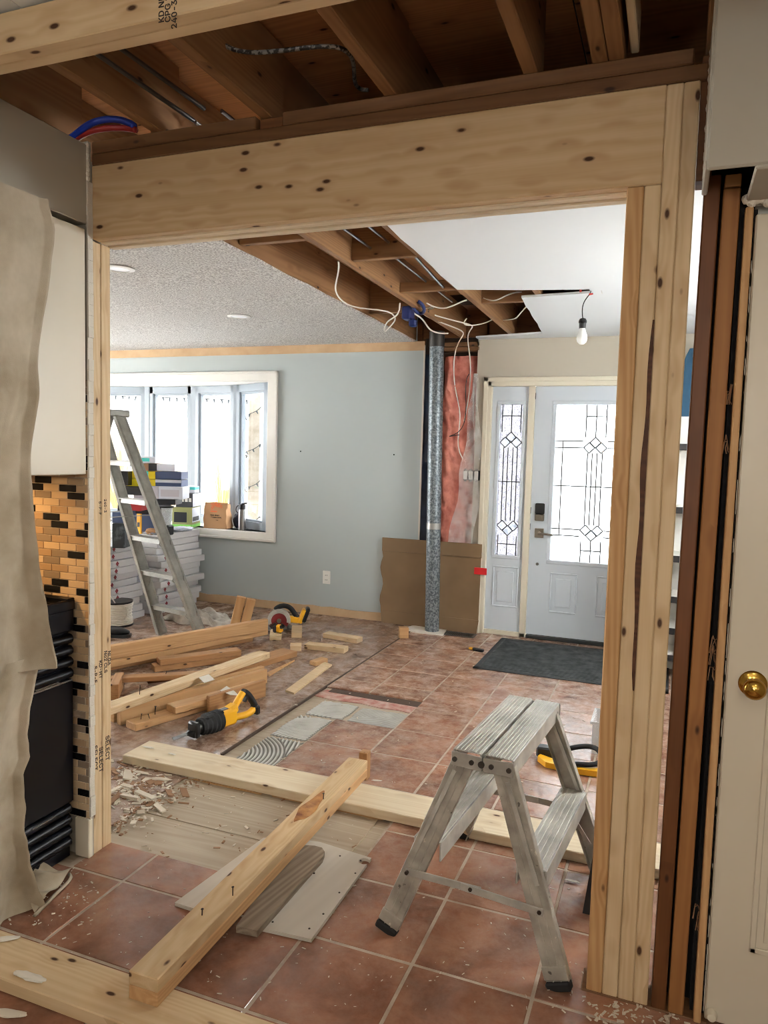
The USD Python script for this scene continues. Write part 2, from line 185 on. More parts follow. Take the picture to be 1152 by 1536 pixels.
class MB:
    def __init__(s): s.v, s.f, s.n = [], [], 0
    def add(s, v, f, R=None, t=None):
        v = np.asarray(v, float)
        if R is not None: v = v @ np.asarray(R).T
        if t is not None: v = v + np.asarray(t)
        s.v.append(v); s.f.append(np.asarray(f, int) + s.n); s.n += len(v); return s
    def box(s, c, size, R=None, b=0.):
        h = np.asarray(size, float) / 2
        if b: b = min(b, h.min() * .6); v, f = _cbox_v(h, b), CBF
        else: v, f = SG * h, BXF
        return s.add(v, f, R, c)
    def bx(s, x0, x1, y0, y1, z0, z1, b=0.): return s.box(((x0 + x1) / 2, (y0 + y1) / 2, (z0 + z1) / 2), (abs(x1 - x0), abs(y1 - y0), abs(z1 - z0)), b=b)
    def bar(s, p, q, w, h, up=(0, 0, 1), b=0.):
        p, q = np.asarray(p, float), np.asarray(q, float); return s.box((p + q) / 2, (np.linalg.norm(q - p), w, h), frame(q - p, up), b)
    def tube(s, pts, r, n=6, caps=True):
        P = np.asarray(pts, float); r = np.broadcast_to(np.asarray(r, float), (len(P),)); T = np.gradient(P, axis=0); T /= np.maximum(np.linalg.norm(T, axis=1, keepdims=True), 1e-9)
        u = np.cross(T[0], [0, 0, 1.]); u = np.cross(T[0], [1., 0, 0]) if np.linalg.norm(u) < 1e-3 else u
        V = []
        for i in range(len(P)):
            u = u - T[i] * (u @ T[i]); u /= np.linalg.norm(u); w = np.cross(T[i], u)
            a = np.arange(n) * 2 * np.pi / n; V.append(P[i] + r[i] * (np.cos(a)[:, None] * u + np.sin(a)[:, None] * w))
        V = np.vstack(V); F = []
        for i in range(len(P) - 1):
            for j in range(n):
                a, b, c, d = i * n + j, i * n + (j + 1) % n, (i + 1) * n + (j + 1) % n, (i + 1) * n + j; F += [(a, b, c), (a, c, d)]
        if caps:
            V = np.vstack([V, P[0], P[-1]]); k = len(P) * n
            for j in range(n): F += [(k, (j + 1) % n, j), (k + 1, k - n + j, k - n + (j + 1) % n)]
        return s.add(V, F)
    def cyl(s, p, q, r, n=16, r2=None): return s.tube([p, q], [r, r if r2 is None else r2], n)
    def lathe(s, prof, o=(0, 0, 0), n=24, R=None):
        prof = np.asarray(prof, float); a = np.arange(n) * 2 * np.pi / n
        V = np.vstack([np.stack([r * np.cos(a), r * np.sin(a), np.full(n, z)], 1) for r, z in prof]); F = []
        for i in range(len(prof) - 1):
            for j in range(n):
                p, q, c, d = i * n + j, i * n + (j + 1) % n, (i + 1) * n + (j + 1) % n, (i + 1) * n + j; F += [(p, q, c), (p, c, d)]
        return s.add(V, F, R, o)
    def prism(s, poly, z0, z1, R=None, t=None):
        P = poly if hasattr(poly, 'exterior') else Polygon(poly)
        m = trimesh.creation.extrude_polygon(P, z1 - z0, engine='earcut'); v = np.array(m.vertices); v[:, 2] += z0
        return s.add(v, m.faces, R, t)
    def grid(s, P, closed=False):
        a, b = P.shape[:2]; i, j = np.meshgrid(np.arange(a - 1), np.arange(b - 1), indexing='ij'); k = (i * b + j).ravel()
        F = np.vstack([np.stack([k, k + 1, k + b + 1], 1), np.stack([k, k + b + 1, k + b], 1)]); return s.add(P.reshape(-1, 3), F)
    def text(s, txt, h, R, t, depth=.0006, bold=True):
        m = meshkit.text_mesh(txt, h, depth, bold); v = np.array(m.vertices); v[:, 0] -= v[:, 0].mean(); v[:, 1] -= h / 2
        return s.add(v, m.faces, R, t)
    def blob(s, c, r, sub=2, amp=.15, sc=3., seed=0, R=None):
        m = trimesh.creation.icosphere(sub, 1.0); v = np.array(m.vertices); v = v * (1 + amp * (meshkit.fbm(v * sc + 7, 3, seed) - .5)[:, None] * 2) * np.asarray(r); return s.add(v, m.faces, R, c)
    def get(s): return np.vstack(s.v), np.vstack(s.f)

COUNT = {}
def path_of(name, parent):
    base = parent.GetPath() if parent is not None else Sdf.Path('/World'); k = (str(base), name); n = COUNT.get(k, -1) + 1; COUNT[k] = n
    return str(base.AppendChild(name if n == 0 else f'{name}_{n:03d}'))
def tag(o, label=None, cat=None, group=None, kind=None):
    for k, v in (('label', label), ('category', cat), ('group', group), ('kind', kind)):
        if v: o.SetCustomDataByKey(k, v)
    return o
def xf(o, R=None, t=(0, 0, 0)):
    m = np.eye(4); m[:3, :3] = np.eye(3) if R is None else np.asarray(R).T; m[3, :3] = t
    UsdGeom.Xformable(o).AddTransformOp().Set(Gf.Matrix4d(m.tolist()))
def obj(name, mb, m, parent=None, label=None, cat=None, group=None, kind=None, smooth=False, R=None, t=None):
    o = usdkit.mesh(stage, path_of(name, parent), mb.get() if isinstance(mb, MB) else mb, MAT[m], smooth=smooth).GetPrim()
    if R is not None or t is not None: xf(o, R, (0, 0, 0) if t is None else t)
    return tag(o, label, cat, group, kind)
def thing(name, label=None, cat=None, t=(0, 0, 0), R=None, group=None, kind=None):
    o = UsdGeom.Xform.Define(stage, path_of(name, None)).GetPrim(); xf(o, R, t); return tag(o, label, cat, group, kind)
def copy(src, name, label, t, R=None, group=None):
    o = UsdGeom.Xform.Define(stage, path_of(name, None)).GetPrim(); o.GetReferences().AddInternalReference(src.GetPath()); o.SetInstanceable(True)
    UsdGeom.Xformable(o).ClearXformOpOrder(); m = np.eye(4); m[:3, :3] = np.eye(3) if R is None else np.asarray(R).T; m[3, :3] = t
    x = UsdGeom.Xformable(o); x.MakeMatrixXform().Set(Gf.Matrix4d(m.tolist())); return tag(o, label, None, group)
def board(name, label, A, B, w, h, m, cat='lumber', group=None, up=(0, 0, 1), parent=None, kind=None, b=.003, side=0., nails=(), ends=None):
    """one piece of timber from A to B (bottom centre line, shifted sideways by side), w wide, h high; its grain follows it"""
    A, B = np.asarray(A, float), np.asarray(B, float); R = frame(B - A, up); Ln = np.linalg.norm(B - A)
    off = np.array([rng.uniform(-9, 9), rng.uniform(-.4, .4), rng.uniform(-3, 3)]); mb = MB().box(off + (Ln / 2, side, h / 2), (Ln, w, h), b=b)
    o = obj(name, mb, m, parent, label, cat, group, kind, R=R, t=A - R @ off)
    for (s, y, ln, lean) in nails:
        p = off + (s * Ln, y + side, h - .004); q = p + np.array([lean * ln, lean * ln * .4, ln])
        obj('nail', MB().cyl(p, q, .0018, 6).cyl(q, q + (0, 0, .0016), .0042, 8), 'nail', o)
    return o
def front(name, label, P, Q, w, h, m, z=0., **kw):
    """a board whose lower near edge runs between two surveyed floor points"""
    P, Q = np.asarray(P, float).copy(), np.asarray(Q, float).copy(); P[2] = Q[2] = z
    d = (Q - P); d /= np.linalg.norm(d); nrm = np.array([-d[1], d[0], 0]); nrm = nrm if nrm @ (P + Q) > 0 else -nrm
    s = nrm * w / 2; return board(name, label, P + s, Q + s, w, h, m, **kw)
def zc(Y): return 2.43 - .0155 * (Y - 2.0)

# ================================================================== the room
S = 'structure'
# ---- floor
floor = thing('floor', 'tiled floor with bare plywood and mortar patches', 'floor', kind=S)
obj('subfloor', MB().bx(-7.7, 1.3, -3.2, 6.1, -.06, -.012), 'plywood_floor', floor)
obj('plywood_sheet', MB().bx(-1.93, -1.34, 2.105, 2.34, -.012, -.007).bx(-1.93, -1.02, 2.345, 2.93, -.012, -.006), 'plywood_floor', floor)
obj('plywood_sheet', MB().bx(-1.335, -.962, 2.105, 2.343, -.012, -.005), 'plywood_floor', floor)
obj('laminate', MB().bx(-7.6, -1.932, 2.1, 5.9, -.012, .001, .001), 'laminate', floor)
obj('grout', MB().bx(-2.6, 1.2, -3.1, 1.90, -.012, -.0016).bx(-1.88, -.962, 1.90, 2.1, -.012, -.0016).bx(-.962, 1.2, 1.90, 5.95, -.012, -.0016).bx(-1.635, -.962, 2.93, 3.6, -.012, -.0016).bx(-1.30, -.962, 3.6, 3.95, -.012, -.0016).bx(-1.24, -.962, 3.95, 4.1, -.012, -.0016).bx(-1.925, -.962, 4.1, 5.95, -.012, -.0016), 'grout', floor)
TX, TY, g = [-1.981 + .341 * i for i in range(-2, 10)], [1.92 + .3375 * j for j in range(-5, 13)], .0046
def tile(x0, x1, y0, y1):
    if x1 - x0 < .04 or y1 - y0 < .03: return
    dz = rng.uniform(-.0008, .0008)
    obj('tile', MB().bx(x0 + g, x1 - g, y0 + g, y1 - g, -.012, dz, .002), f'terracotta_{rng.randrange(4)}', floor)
for i in range(len(TX) - 1):
    for j in range(len(TY) - 1):
        x0, x1, y0, y1 = TX[i], TX[i + 1], TY[j], TY[j + 1]
        if y1 < 1.93:
            if x1 < -1.9 and y1 > 1.6: x0 = max(x0, -2.6)
            tile(x0, x1, y0, y1); continue
        if x1 < -1.94: continue
        if x0 > -.98: tile(x0, x1, y0, y1); continue
        x0 = max(x0, -1.925)
        if y1 < 2.27: tile(max(x0, -1.86), x1, y0, 2.105); continue
        if y1 < 2.94: continue
        if y1 < 3.62:
            if x0 > -1.7: tile(x0, x1, y0, y1)
            continue
        if y1 < 3.95:
            if x0 > -1.35: tile(x0, x1, y0, y1)
            continue
        tile(x0, x1, max(y0, 4.09) if x1 < -1.2 else y0, y1)
# mortar beds combed with a notched trowel
def mortar(x0, x1, y0, y1, cx, cy, r0, wave=.020, amp=.0042, straight=None):
    nx, ny = int((x1 - x0) / .0032), int((y1 - y0) / .0032); X, Y = np.meshgrid(np.linspace(x0, x1, nx), np.linspace(y0, y1, ny), indexing='ij')
    rr = np.hypot(X - cx, Y - cy); ph = np.where(rr < r0, rr, 0) * 2 * np.pi / wave
    st = (X * straight[0] + Y * straight[1]) * 2 * np.pi / wave if straight else ph
    z = -.0075 + amp * np.where(rr < r0, np.sin(ph), np.sin(st)); nz = meshkit.fbm(np.stack([X * 9, Y * 9, X * 0], -1), 3, 5); z += (nz - .5) * .002
    edge = np.minimum(np.minimum(X - x0, x1 - X), np.minimum(Y - y0, y1 - Y)); z -= np.clip(.012 - edge + (nz - .5) * .02, 0, .01)
    obj('mortar_bed', MB().grid(np.stack([X, Y, z], -1)), 'mortar', floor, smooth=True)
mortar(-1.86, -1.645, 2.90, 3.26, -2.0, 2.95, .36, straight=(.9, .25)); mortar(-1.86, -1.645, 3.265, 3.60, -1.60, 3.20, .42, straight=(.7, .5))
mortar(-1.84, -1.60, 3.615, 3.87, -1.60, 3.52, .4, straight=(.8, .4)); mortar(-1.59, -1.27, 3.615, 3.86, -1.35, 3.4, .36, wave=.014, amp=.0016, straight=(.2, .9))
obj('membrane_strip', MB().prism([(-1.95, 3.93), (-1.8, 3.90), (-1.62, 3.915), (-1.5, 3.89), (-1.38, 3.90), (-1.24, 3.87), (-1.25, 4.0), (-1.6, 4.02), (-1.9, 4.06)], -.012, -.0075), 'membrane', floor)
obj('slot', MB().prism([(-1.88, 4.02), (-1.26, 3.99), (-1.25, 4.08), (-1.88, 4.085)], -.0119, -.0065), 'slot_dark', floor)
obj('edge_strip', MB().bx(-1.936, -1.924, 2.94, 5.8, -.01, .0015), 'slot_dark', floor)
obj('bottom_plate', MB().bx(-.16, .16, 2.005, 2.1, -.012, .004, .003), 'plate_old', floor)

# ---- outer envelope behind and beside the camera
obj('wall_back', MB().bx(-2.7, -.9, -3.12, -3.0, 0, 2.5).bx(-.1, 1.3, -3.12, -3.0, 0, 2.5).bx(-.9, -.1, -3.12, -3.0, 2.0, 2.5).bx(-.9, -.1, -3.12, -3.0, 0, 1.5), 'wall_greige', kind=S)
wb = thing('window_2', 'added small window, unseen behind the camera', 'window', kind=S)  # unseen window added to let some daylight into the kitchen
fr = MB(); [fr.bx(x, x + .05, -3.1, -3.02, 1.5, 2.0) for x in (-.9, -.525, -.15)]; fr.bx(-.9, -.1, -3.1, -3.02, 1.5, 1.55).bx(-.9, -.1, -3.1, -3.02, 1.95, 2.0)
obj('sash', fr, 'trim_white', wb); obj('pane', MB().bx(-.85, -.15, -3.065, -3.06, 1.55, 1.95), 'pane', wb)
obj('wall_kitchen_left', MB().bx(-2.7, -2.58, -3.1, 2.0, 0, 2.70), 'wall_greige', kind=S)
obj('wall_kitchen_right', MB().bx(1.2, 1.3, -3.1, 2.0, 0, 2.70), 'wall_greige', kind=S)
obj('wall_left', MB().bx(-7.7, -7.58, 2.0, 2.6, 0, 2.70).bx(-7.7, -7.58, 4.8, 6.05, 0, 2.70).bx(-7.7, -7.58, 2.6, 4.8, 0, .25).bx(-7.7, -7.58, 2.6, 4.8, 2.15, 2.70), 'wall_blue', kind=S)
w3 = thing('window_3', 'added wide side window, out of view at the left end of the living room', 'window', kind=S); fr = MB(); [fr.bx(-7.68, -7.6, y, y + .06, .25, 2.15) for y in (2.6, 3.67, 4.74)]; fr.bx(-7.68, -7.6, 2.6, 4.8, .25, .31).bx(-7.68, -7.6, 2.6, 4.8, 2.09, 2.15)  # window added out of view to brighten the living room
obj('sash', fr, 'trim_white', w3); obj('pane', MB().bx(-7.645, -7.64, 2.66, 3.67, .31, 2.09), 'pane', w3); obj('pane', MB().bx(-7.645, -7.64, 3.73, 4.74, .31, 2.09), 'pane', w3)
obj('wall_right', MB().bx(1.2, 1.3, 2.0, 2.8, 0, 2.70).bx(1.2, 1.3, 4.5, 6.05, 0, 2.70).bx(1.2, 1.3, 2.8, 4.5, 0, 1.2).bx(1.2, 1.3, 2.8, 4.5, 2.15, 2.70).bx(1.2, 1.3, 2.8, 3.2, 1.2, 2.15), 'wall_greige', kind=S)
w4 = thing('window_4', 'added side window of the hall, out of view', 'window', kind=S); fr = MB(); [fr.bx(1.22, 1.28, y, y + .06, 1.2, 2.15) for y in (3.2, 3.82, 4.44)]; fr.bx(1.22, 1.28, 3.2, 4.5, 1.2, 1.26).bx(1.22, 1.28, 3.2, 4.5, 2.09, 2.15)  # unseen opening added so daylight reaches the hall
obj('sash', fr, 'trim_white', w4); obj('pane', MB().bx(1.248, 1.252, 3.26, 3.82, 1.26, 2.09), 'pane', w4); obj('pane', MB().bx(1.248, 1.252, 3.88, 4.44, 1.26, 2.09), 'pane', w4)
obj('wall_divider', MB().bx(-7.6, -2.6, 2.0, 2.1, 0, 2.42).bx(.2, 1.3, 2.06, 2.1, 0, 2.70), 'wall_greige', kind=S)

# ---- far wall of the living room with the bow window opening
WX0, WX1, WZ0, WZ1 = -6.12, -3.41, .70, 2.06
fw = thing('wall_living', 'blue-grey far wall with bow window', 'wall', kind=S)
obj('drywall', MB().bx(-7.6, WX0, 5.9, 6.02, 0, 2.70).bx(WX1, -1.96, 5.9, 5.913, .075, 2.30).bx(WX1, -2.02, 5.913, 6.02, 0, 2.70).bx(WX0, WX1, 5.9, 6.02, 0, WZ0).bx(WX0, WX1, 5.9, 6.02, WZ1, 2.70), 'wall_blue', fw)
obj('bare_strip', MB().bx(-7.6, -1.955, 5.896, 5.912, 2.297, 2.372), 'bare_paper', fw, label='tan strip of bare board under the ceiling')
tw = MB(); xs = np.linspace(-7.6, -2.2, 60); pts = [(x, .075 + rng.uniform(-.006, .008)) for x in xs]
tw.prism([(-7.6, .004)] + [(-2.2, .004)] + pts[::-1], -.004, .008, np.array([[1, 0, 0], [0, 0, -1], [0, 1, 0]]), (0, 5.897, 0)); obj('bare_strip', tw, 'bare_paper', fw, label='bare strip where the baseboard came off')
pp = MB()
for x in (-2.75, -3.35, -4.0): pp.blob((x, 5.894, .05), (.09, .004, .022), 2, .3, 2, int(-x * 10))
obj('plaster_patch', pp, 'plaster', fw); op = atY(490, 866, 5.9); obj('outlet', MB().bx(op[0] - .036, op[0] + .036, 5.893, 5.901, op[2] - .058, op[2] + .058, .003).bx(op[0] - .018, op[0] + .018, 5.889, 5.894, op[2] - .036, op[2] + .036, .002), 'trim_white', fw, label='white wall outlet'); os_ = MB(); [os_.bx(op[0] + dx - .002, op[0] + dx + .002, 5.8885, 5.890, op[2] + dz, op[2] + dz + .010) for dx in (-.007, .007) for dz in (-.026, .014)]; obj('outlet_slot', os_, 'black_plastic', fw)
hh = MB(); [hh.cyl((*p[:1], 5.903, p[2]), (p[0], 5.897, p[2]), .006, 8) for p in (atY(451, 677, 5.9), atY(591, 682, 5.9))]; obj('screw_hole', hh, 'hole_dark', fw)
obj('drywall_edge', MB().bx(-1.962, -1.95, 5.899, 5.915, .69, 2.34), 'drywall_edge', fw)

# ---- entry wall: the opened cavity, then drywall around the front door
ew = thing('wall_entry', 'beige entry wall around the front door', 'wall', kind=S)
obj('drywall', MB().bx(-1.505, -1.44, 5.9, 5.915, 0, 2.40).bx(-1.44, 1.2, 5.9, 5.915, 2.06, 2.40).bx(-.05, 1.2, 5.9, 5.915, 0, 2.06), 'wall_beige', ew)
obj('framing', MB().bx(-1.50, -1.42, 5.915, 6.02, 0, 2.70).bx(-1.44, 1.2, 5.915, 6.02, 2.05, 2.70).bx(-.03, 1.2, 5.915, 6.02, 0, 2.06), 'plate_old', ew)
obj('cavity_back', MB().bx(-2.03, -1.42, 6.02, 6.05, 0, 2.70), 'slot_dark', ew)
obj('stud', MB().bx(-2.02, -1.982, 5.905, 6.02, 0, 2.70), 'stud_dark', ew); obj('stud', MB().bx(-1.86, -1.822, 5.93, 6.02, 0, 2.30), 'stud_dark', ew)
board('top_plate', 'pair of old plates over the open wall cavity', (-1.80, 5.945, 2.285), (-1.49, 5.945, 2.285), .09, .034, 'plate_old', None, parent=ew); board('top_plate', None, (-1.80, 5.945, 2.322), (-1.49, 5.945, 2.322), .09, .034, 'plate_old', None, parent=ew)
# ---- exterior sheathing above
# ---- ceilings
cl = thing('ceiling', 'white and popcorn ceilings with open joist bays', 'ceiling', kind=S)
def ceil_piece(name, poly, m, th=.013, dz=0.):
    P = Polygon(poly).segmentize(.6); me = trimesh.creation.extrude_polygon(P, th, engine='earcut'); v = np.array(me.vertices); v[:, 2] += zc(v[:, 1]) + dz
    return obj(name, (v, me.faces), m, cl)
rag_edge = [(-2.035 + rng.uniform(-.006, .006), y) for y in np.linspace(5.9, 2.1, 30)]
ceil_piece('popcorn_board', [(-7.6, 2.1), (-7.6, 5.9)] + rag_edge, 'popcorn')
hole = [(-1.185, 2.1)] + [(-1.19 - .02 * (y - 3) + rng.uniform(-.004, .004), y) for y in np.linspace(2.4, 4.22, 12)] + [(-.87, 4.31), (-.49, 4.38), (-.49, 4.47), (-.895, 4.50)] + [(-.90 - .06 * (y - 4.6) + rng.uniform(-.006, .006), y) for y in np.linspace(4.6, 5.6, 8)] + [(-.965, 5.70), (-1.28, 5.76), (-1.5, 5.80), (-1.5, 5.9), (1.2, 5.9), (1.2, 2.1)]
ceil_piece('white_board', hole, 'ceiling_white')
obj('kitchen_board', MB().bx(-2.6, 1.2, -3.1, .55, 2.43, 2.443).bx(-2.6, -1.43, .553, 1.38, 2.43, 2.443).bx(-1.427, 1.2, .553, 1.375, 2.43, 2.443), 'ceiling_white', cl)
for k, y0 in enumerate((-3.1, -1.9, -.68, .54, 1.76, 2.98, 4.2)):
    for q, (x0, x1) in enumerate(((-7.7, -5.2), (-5.198, -2.76), (-2.758, -.32), (-.318, 1.3))):
        o = board('sheathing_panel', None, (x0, y0 + .608, 2.68 + rng.uniform(0, .003)), (x1 - .003, y0 + .608, 2.70), 1.214 if k < 6 else 1.8, .016, 'sheathing', None, parent=cl)
obj('roof_cap', MB().bx(-7.75, 1.35, -3.25, 6.1, 2.70, 2.76), 'slot_dark', cl)
# ---- bulkhead and stub wall at the right, over the white door
bk = thing('trim_1', 'grey drywall bulkhead over the white door', 'bulkhead', kind=S)
obj('face', MB().bx(.033, 1.2, 1.78, 1.793, 2.073, 2.43, .004), 'wall_greige', bk); obj('side', MB().bx(.029, .042, 1.786, 2.005, 2.09, 2.43, .003), 'wall_greige', bk)
obj('underside', MB().bx(.128, 1.2, 1.785, 2.0, 2.065, 2.078, .003), 'wall_greige', bk)
ed = MB()
for k in range(16): ed.blob((.13 + k * .011, 2.0, 2.066 + rng.uniform(-.006, .006)), (.012, .012, .012), 1, .3, 3, k)
for k in range(14): ed.blob((.034, 2.005 + rng.uniform(-.004, .004), 2.14 + k * .022), (.006, .007, .016), 1, .35, 3, k + 40)
obj('broken_plaster', ed, 'plaster', bk)
rw = thing('wall_closet', 'old stud framing beside the white closet door', 'wall', kind=S)
obj('shade_backing', MB().bx(.118, .158, 2.04, 2.10, 0, 2.09).bx(.05, .158, 2.085, 2.1, 0, 2.43).bx(.04, .2, 2.05, 2.1, 2.15, 2.43), 'hole_dark', rw); obj('head', MB().bx(.15, 1.2, 2.012, 2.1, 2.058, 2.43), 'wall_greige', rw)  # near-black sheets added behind the studs so the gaps look shaded
# old studs, leaning a little, with a dark gap
def vstud(name, label, xb, xt, w, m, z0, z1, y=2.01, d=.089, cat='stud', **kw):
    return board(name, label, (xb, y + d / 2, z0), (xt, y + d / 2, z1), d, w, m, cat, up=(1, 0, 0), **kw)
vstud('old_stud', 'dark brown old stud left of the closet door, beside the gap', .022, .035, .036, 'stud_dark', .0, 2.14)
vstud('old_stud', 'amber old stud nearest to the white closet door', .064, .078, .038, 'stud_amber', .0, 2.105)
obj('stud_block', MB().bx(.014, .05, 2.03, 2.10, 2.135, 2.43, .002), 'stud_dark', rw); obj('stud_block', MB().bx(.080, .116, 2.008, 2.09, 2.108, 2.136, .002), 'pine_tan', rw)  # left block also closes the gap behind, which otherwise shows bright
vstud('door_jamb', None, .126, .128, .018, 'pine_tan', 0, 2.055, y=2.0, d=.1, cat=None, parent=rw)
jp = MB()
for k in range(30): jp.bx(.1475, .149, 1.998, 1.9995, z := rng.uniform(0, 2.0), z + rng.uniform(.02, .12))
obj('jamb_paint', jp, 'paint_drip', rw)
lint = MB()
for k, z in enumerate((1.62, 1.50, 1.0, .97, .93, .30, .27)):
    for q in range(5): a = rng.uniform(0, 6); lint.tube([(.122, 2.03, z), (.122 + .008 * math.cos(a), 2.02, z + .02 * math.sin(a)), (.122 + .012 * math.cos(a + .5), 2.015, z - .03)], .0012, 4)
obj('torn_fibres', lint, 'debris_brown', rw)
# white closet door
dr = thing('door_2', 'white panelled closet door with brass knob', 'door', kind=S)
obj('slab', MB().bx(.152, .92, 2.012, 2.047, .008, 2.04, .004), 'door_cream', dr)
for (x0, x1, z0, z1) in ((.245, .48, .22, .90), (.60, .83, .22, .90), (.245, .48, 1.05, 1.9), (.60, .83, 1.05, 1.9)):
    pn = MB(); w = .014
    for q in ((x0, x1, z0, z0 + w), (x0, x1, z1 - w, z1), (x0, x0 + w, z0, z1), (x1 - w, x1, z0, z1)): pn.bx(q[0], q[1], 2.006, 2.016, q[2], q[3], .002)
    pn.bx(x0 + .03, x1 - .03, 2.009, 2.013, z0 + .03, z1 - .03, .003); obj('panel_moulding', pn, 'door_cream', dr)
kp = atY(1127, 1027, 2.0); Rk = frame((0, -1, 0)); Rk = np.stack([[1, 0, 0], [0, 0, 1], [0, -1, 0]], 1)
obj('knob', MB().lathe([(0, 0), (.032, 0), (.033, .004), (.028, .010), (.014, .013), (.011, .026), (.018, .034), (.0255, .044), (.026, .054), (.021, .063), (.010, .068), (.0, .069)], (kp[0] + .004, 2.012, kp[2]), 32, Rk), 'brass', dr, label='round brass knob', smooth=40)
bp = atY(1064, 1534, 1.99); obj('door_stop', MB().lathe([(0, 0), (.014, 0), (.015, .01), (.01, .02), (0, .022)], (.168, 2.012, .03), 20, Rk), 'trim_cream', dr, smooth=40)
obj('wall_closet_gap', MB().bx(.92, 1.2, 2.01, 2.1, 0, 2.06), 'wall_greige', kind=S)
# kitchen end wall, tiled, at the left
ke = thing('wall_kitchen_end', 'tiled kitchen end wall left of the opening', 'wall', kind=S)
obj('drywall', MB().bx(-2.6, -1.842, 1.994, 2.008, 0, 2.44).bx(-2.6, -1.88, 2.008, 2.1, 0, 2.40), 'wall_greige', ke)
obj('grout', MB().bx(-2.6, -1.838, 1.988, 1.995, .14, 1.66), 'tile_grout', ke)
eg = MB()
for k in range(60): z = .15 + k * .036; eg.bx(-1.8415, -1.834 + rng.uniform(-.002, .002), 1.984 + rng.uniform(0, .002), 2.009, z, z + .0362, .001)
obj('drywall_edge', eg, 'drywall_edge', ke); obj('base_block', MB().bx(-1.90, -1.837, 1.98, 2.0, 0, .14, .003), 'trim_cream', ke)
row, pal = .0254, ['tile_cream', 'tile_tan', 'tile_cream', 'tile_taupe', 'tile_tan', 'tile_cream', 'tile_taupe']
def brick_at(r, x0, x1):
    if x1 - x0 < .006: return
    c = int(round(x0 / .073)) ; m = 'tile_black' if (r * 5 + int(math.floor(x0 / .073)) * 7) % 9 in (0, 4) and rng.random() < .85 else rng.choice(pal)
    z = .145 + r * row; obj('brick', MB().bx(x0 + .0012, x1 - .0012, 1.9845 if m != 'tile_black' else 1.9835, 1.99, z, z + row - .0022, .0012), m, ke)
for r in range(60):
    z = .145 + r * row; lo = -1.935 if z < .88 else (-2.14 if z < 1.38 else -1.86)
    if z > 1.655: break
    x = -2.22 + (r % 2) * .0365
    while x < -1.84:
        a, b_ = max(x, lo), min(x + .073, -1.839)
        if b_ > a: brick_at(r, a, b_)
        x += .073
# ---- bow window
bw = thing('window_1', 'white bow window with five tall panes', 'window', kind=S)
V = [(-3.417, 5.95)]
for a in (27, 10, 0, -10, -27): V.append((V[-1][0] - .566 * math.cos(math.radians(a)), V[-1][1] + .566 * math.sin(math.radians(a))))
tr = MB(); t0, t1 = .075, .028
for (x0, x1, z0, z1) in ((WX0 - .1, WX1 + .095, WZ1, WZ1 + .085), (WX0 - .1, WX1 + .095, WZ0 - .08, WZ0 - .004), (WX1, WX1 + .095, WZ0 - .01, WZ1 + .01), (WX0 - .1, WX0, WZ0 - .01, WZ1 + .01)):
    tr.bx(x0, x1, 5.876, 5.9, z0, z1, .004)
tr.bx(WX0 - .1, WX1 + .098, 5.868, 5.9, WZ1 + .066, WZ1 + .088, .004).bx(WX1 + .075, WX1 + .098, 5.868, 5.9, WZ0 - .08, WZ1 + .088, .004).bx(WX0 - .1, WX1 + .098, 5.868, 5.9, WZ0 - .085, WZ0 - .06, .004)
obj('casing', tr, 'trim_white', bw)
bay = [(WX1, 5.89)] + [(x + (.03 if i == 0 else 0), y + .06) for i, (x, y) in enumerate(V)] + [(WX0, 5.89)]
obj('seat_board', MB().prism(bay, .672, .70), 'trim_white', bw); obj('head_board', MB().prism(bay, 2.055, 2.08), 'trim_white', bw)
obj('bay_roof', MB().prism([(x, max(y, 6.021)) for x, y in bay], 2.2, 2.24), 'roof_snow', bw)
for i in range(5):
    P, Q = np.array([*V[i], 0]), np.array([*V[i + 1], 0]); d = (Q - P) / np.linalg.norm(Q - P); nn = np.array([d[1], -d[0], 0]); Lp = .566
    R = np.stack([d, np.array([-d[1], d[0], 0]), [0, 0, 1]], 1); sh = MB()
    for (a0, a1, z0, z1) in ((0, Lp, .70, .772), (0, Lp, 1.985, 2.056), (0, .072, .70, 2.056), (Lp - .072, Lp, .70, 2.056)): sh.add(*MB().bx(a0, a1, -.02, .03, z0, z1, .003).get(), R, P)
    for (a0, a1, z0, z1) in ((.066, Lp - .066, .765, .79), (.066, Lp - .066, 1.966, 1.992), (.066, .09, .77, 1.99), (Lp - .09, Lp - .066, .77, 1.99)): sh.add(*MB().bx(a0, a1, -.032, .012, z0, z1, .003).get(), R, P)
    obj('sash', sh, 'sash_shaded', bw); obj('pane', MB().add(*(np.array([[.07, 0, .775], [Lp - .07, 0, .775], [Lp - .07, 0, 1.98], [.07, 0, 1.98]]), np.array([[0, 1, 2], [0, 2, 3]])), R, P), 'pane_dimmed', bw)
    if i: obj('mullion', MB().box((P[0], P[1] + .0, 1.38), (.07, .07, 1.36), b=.006), 'sash_shaded', bw)
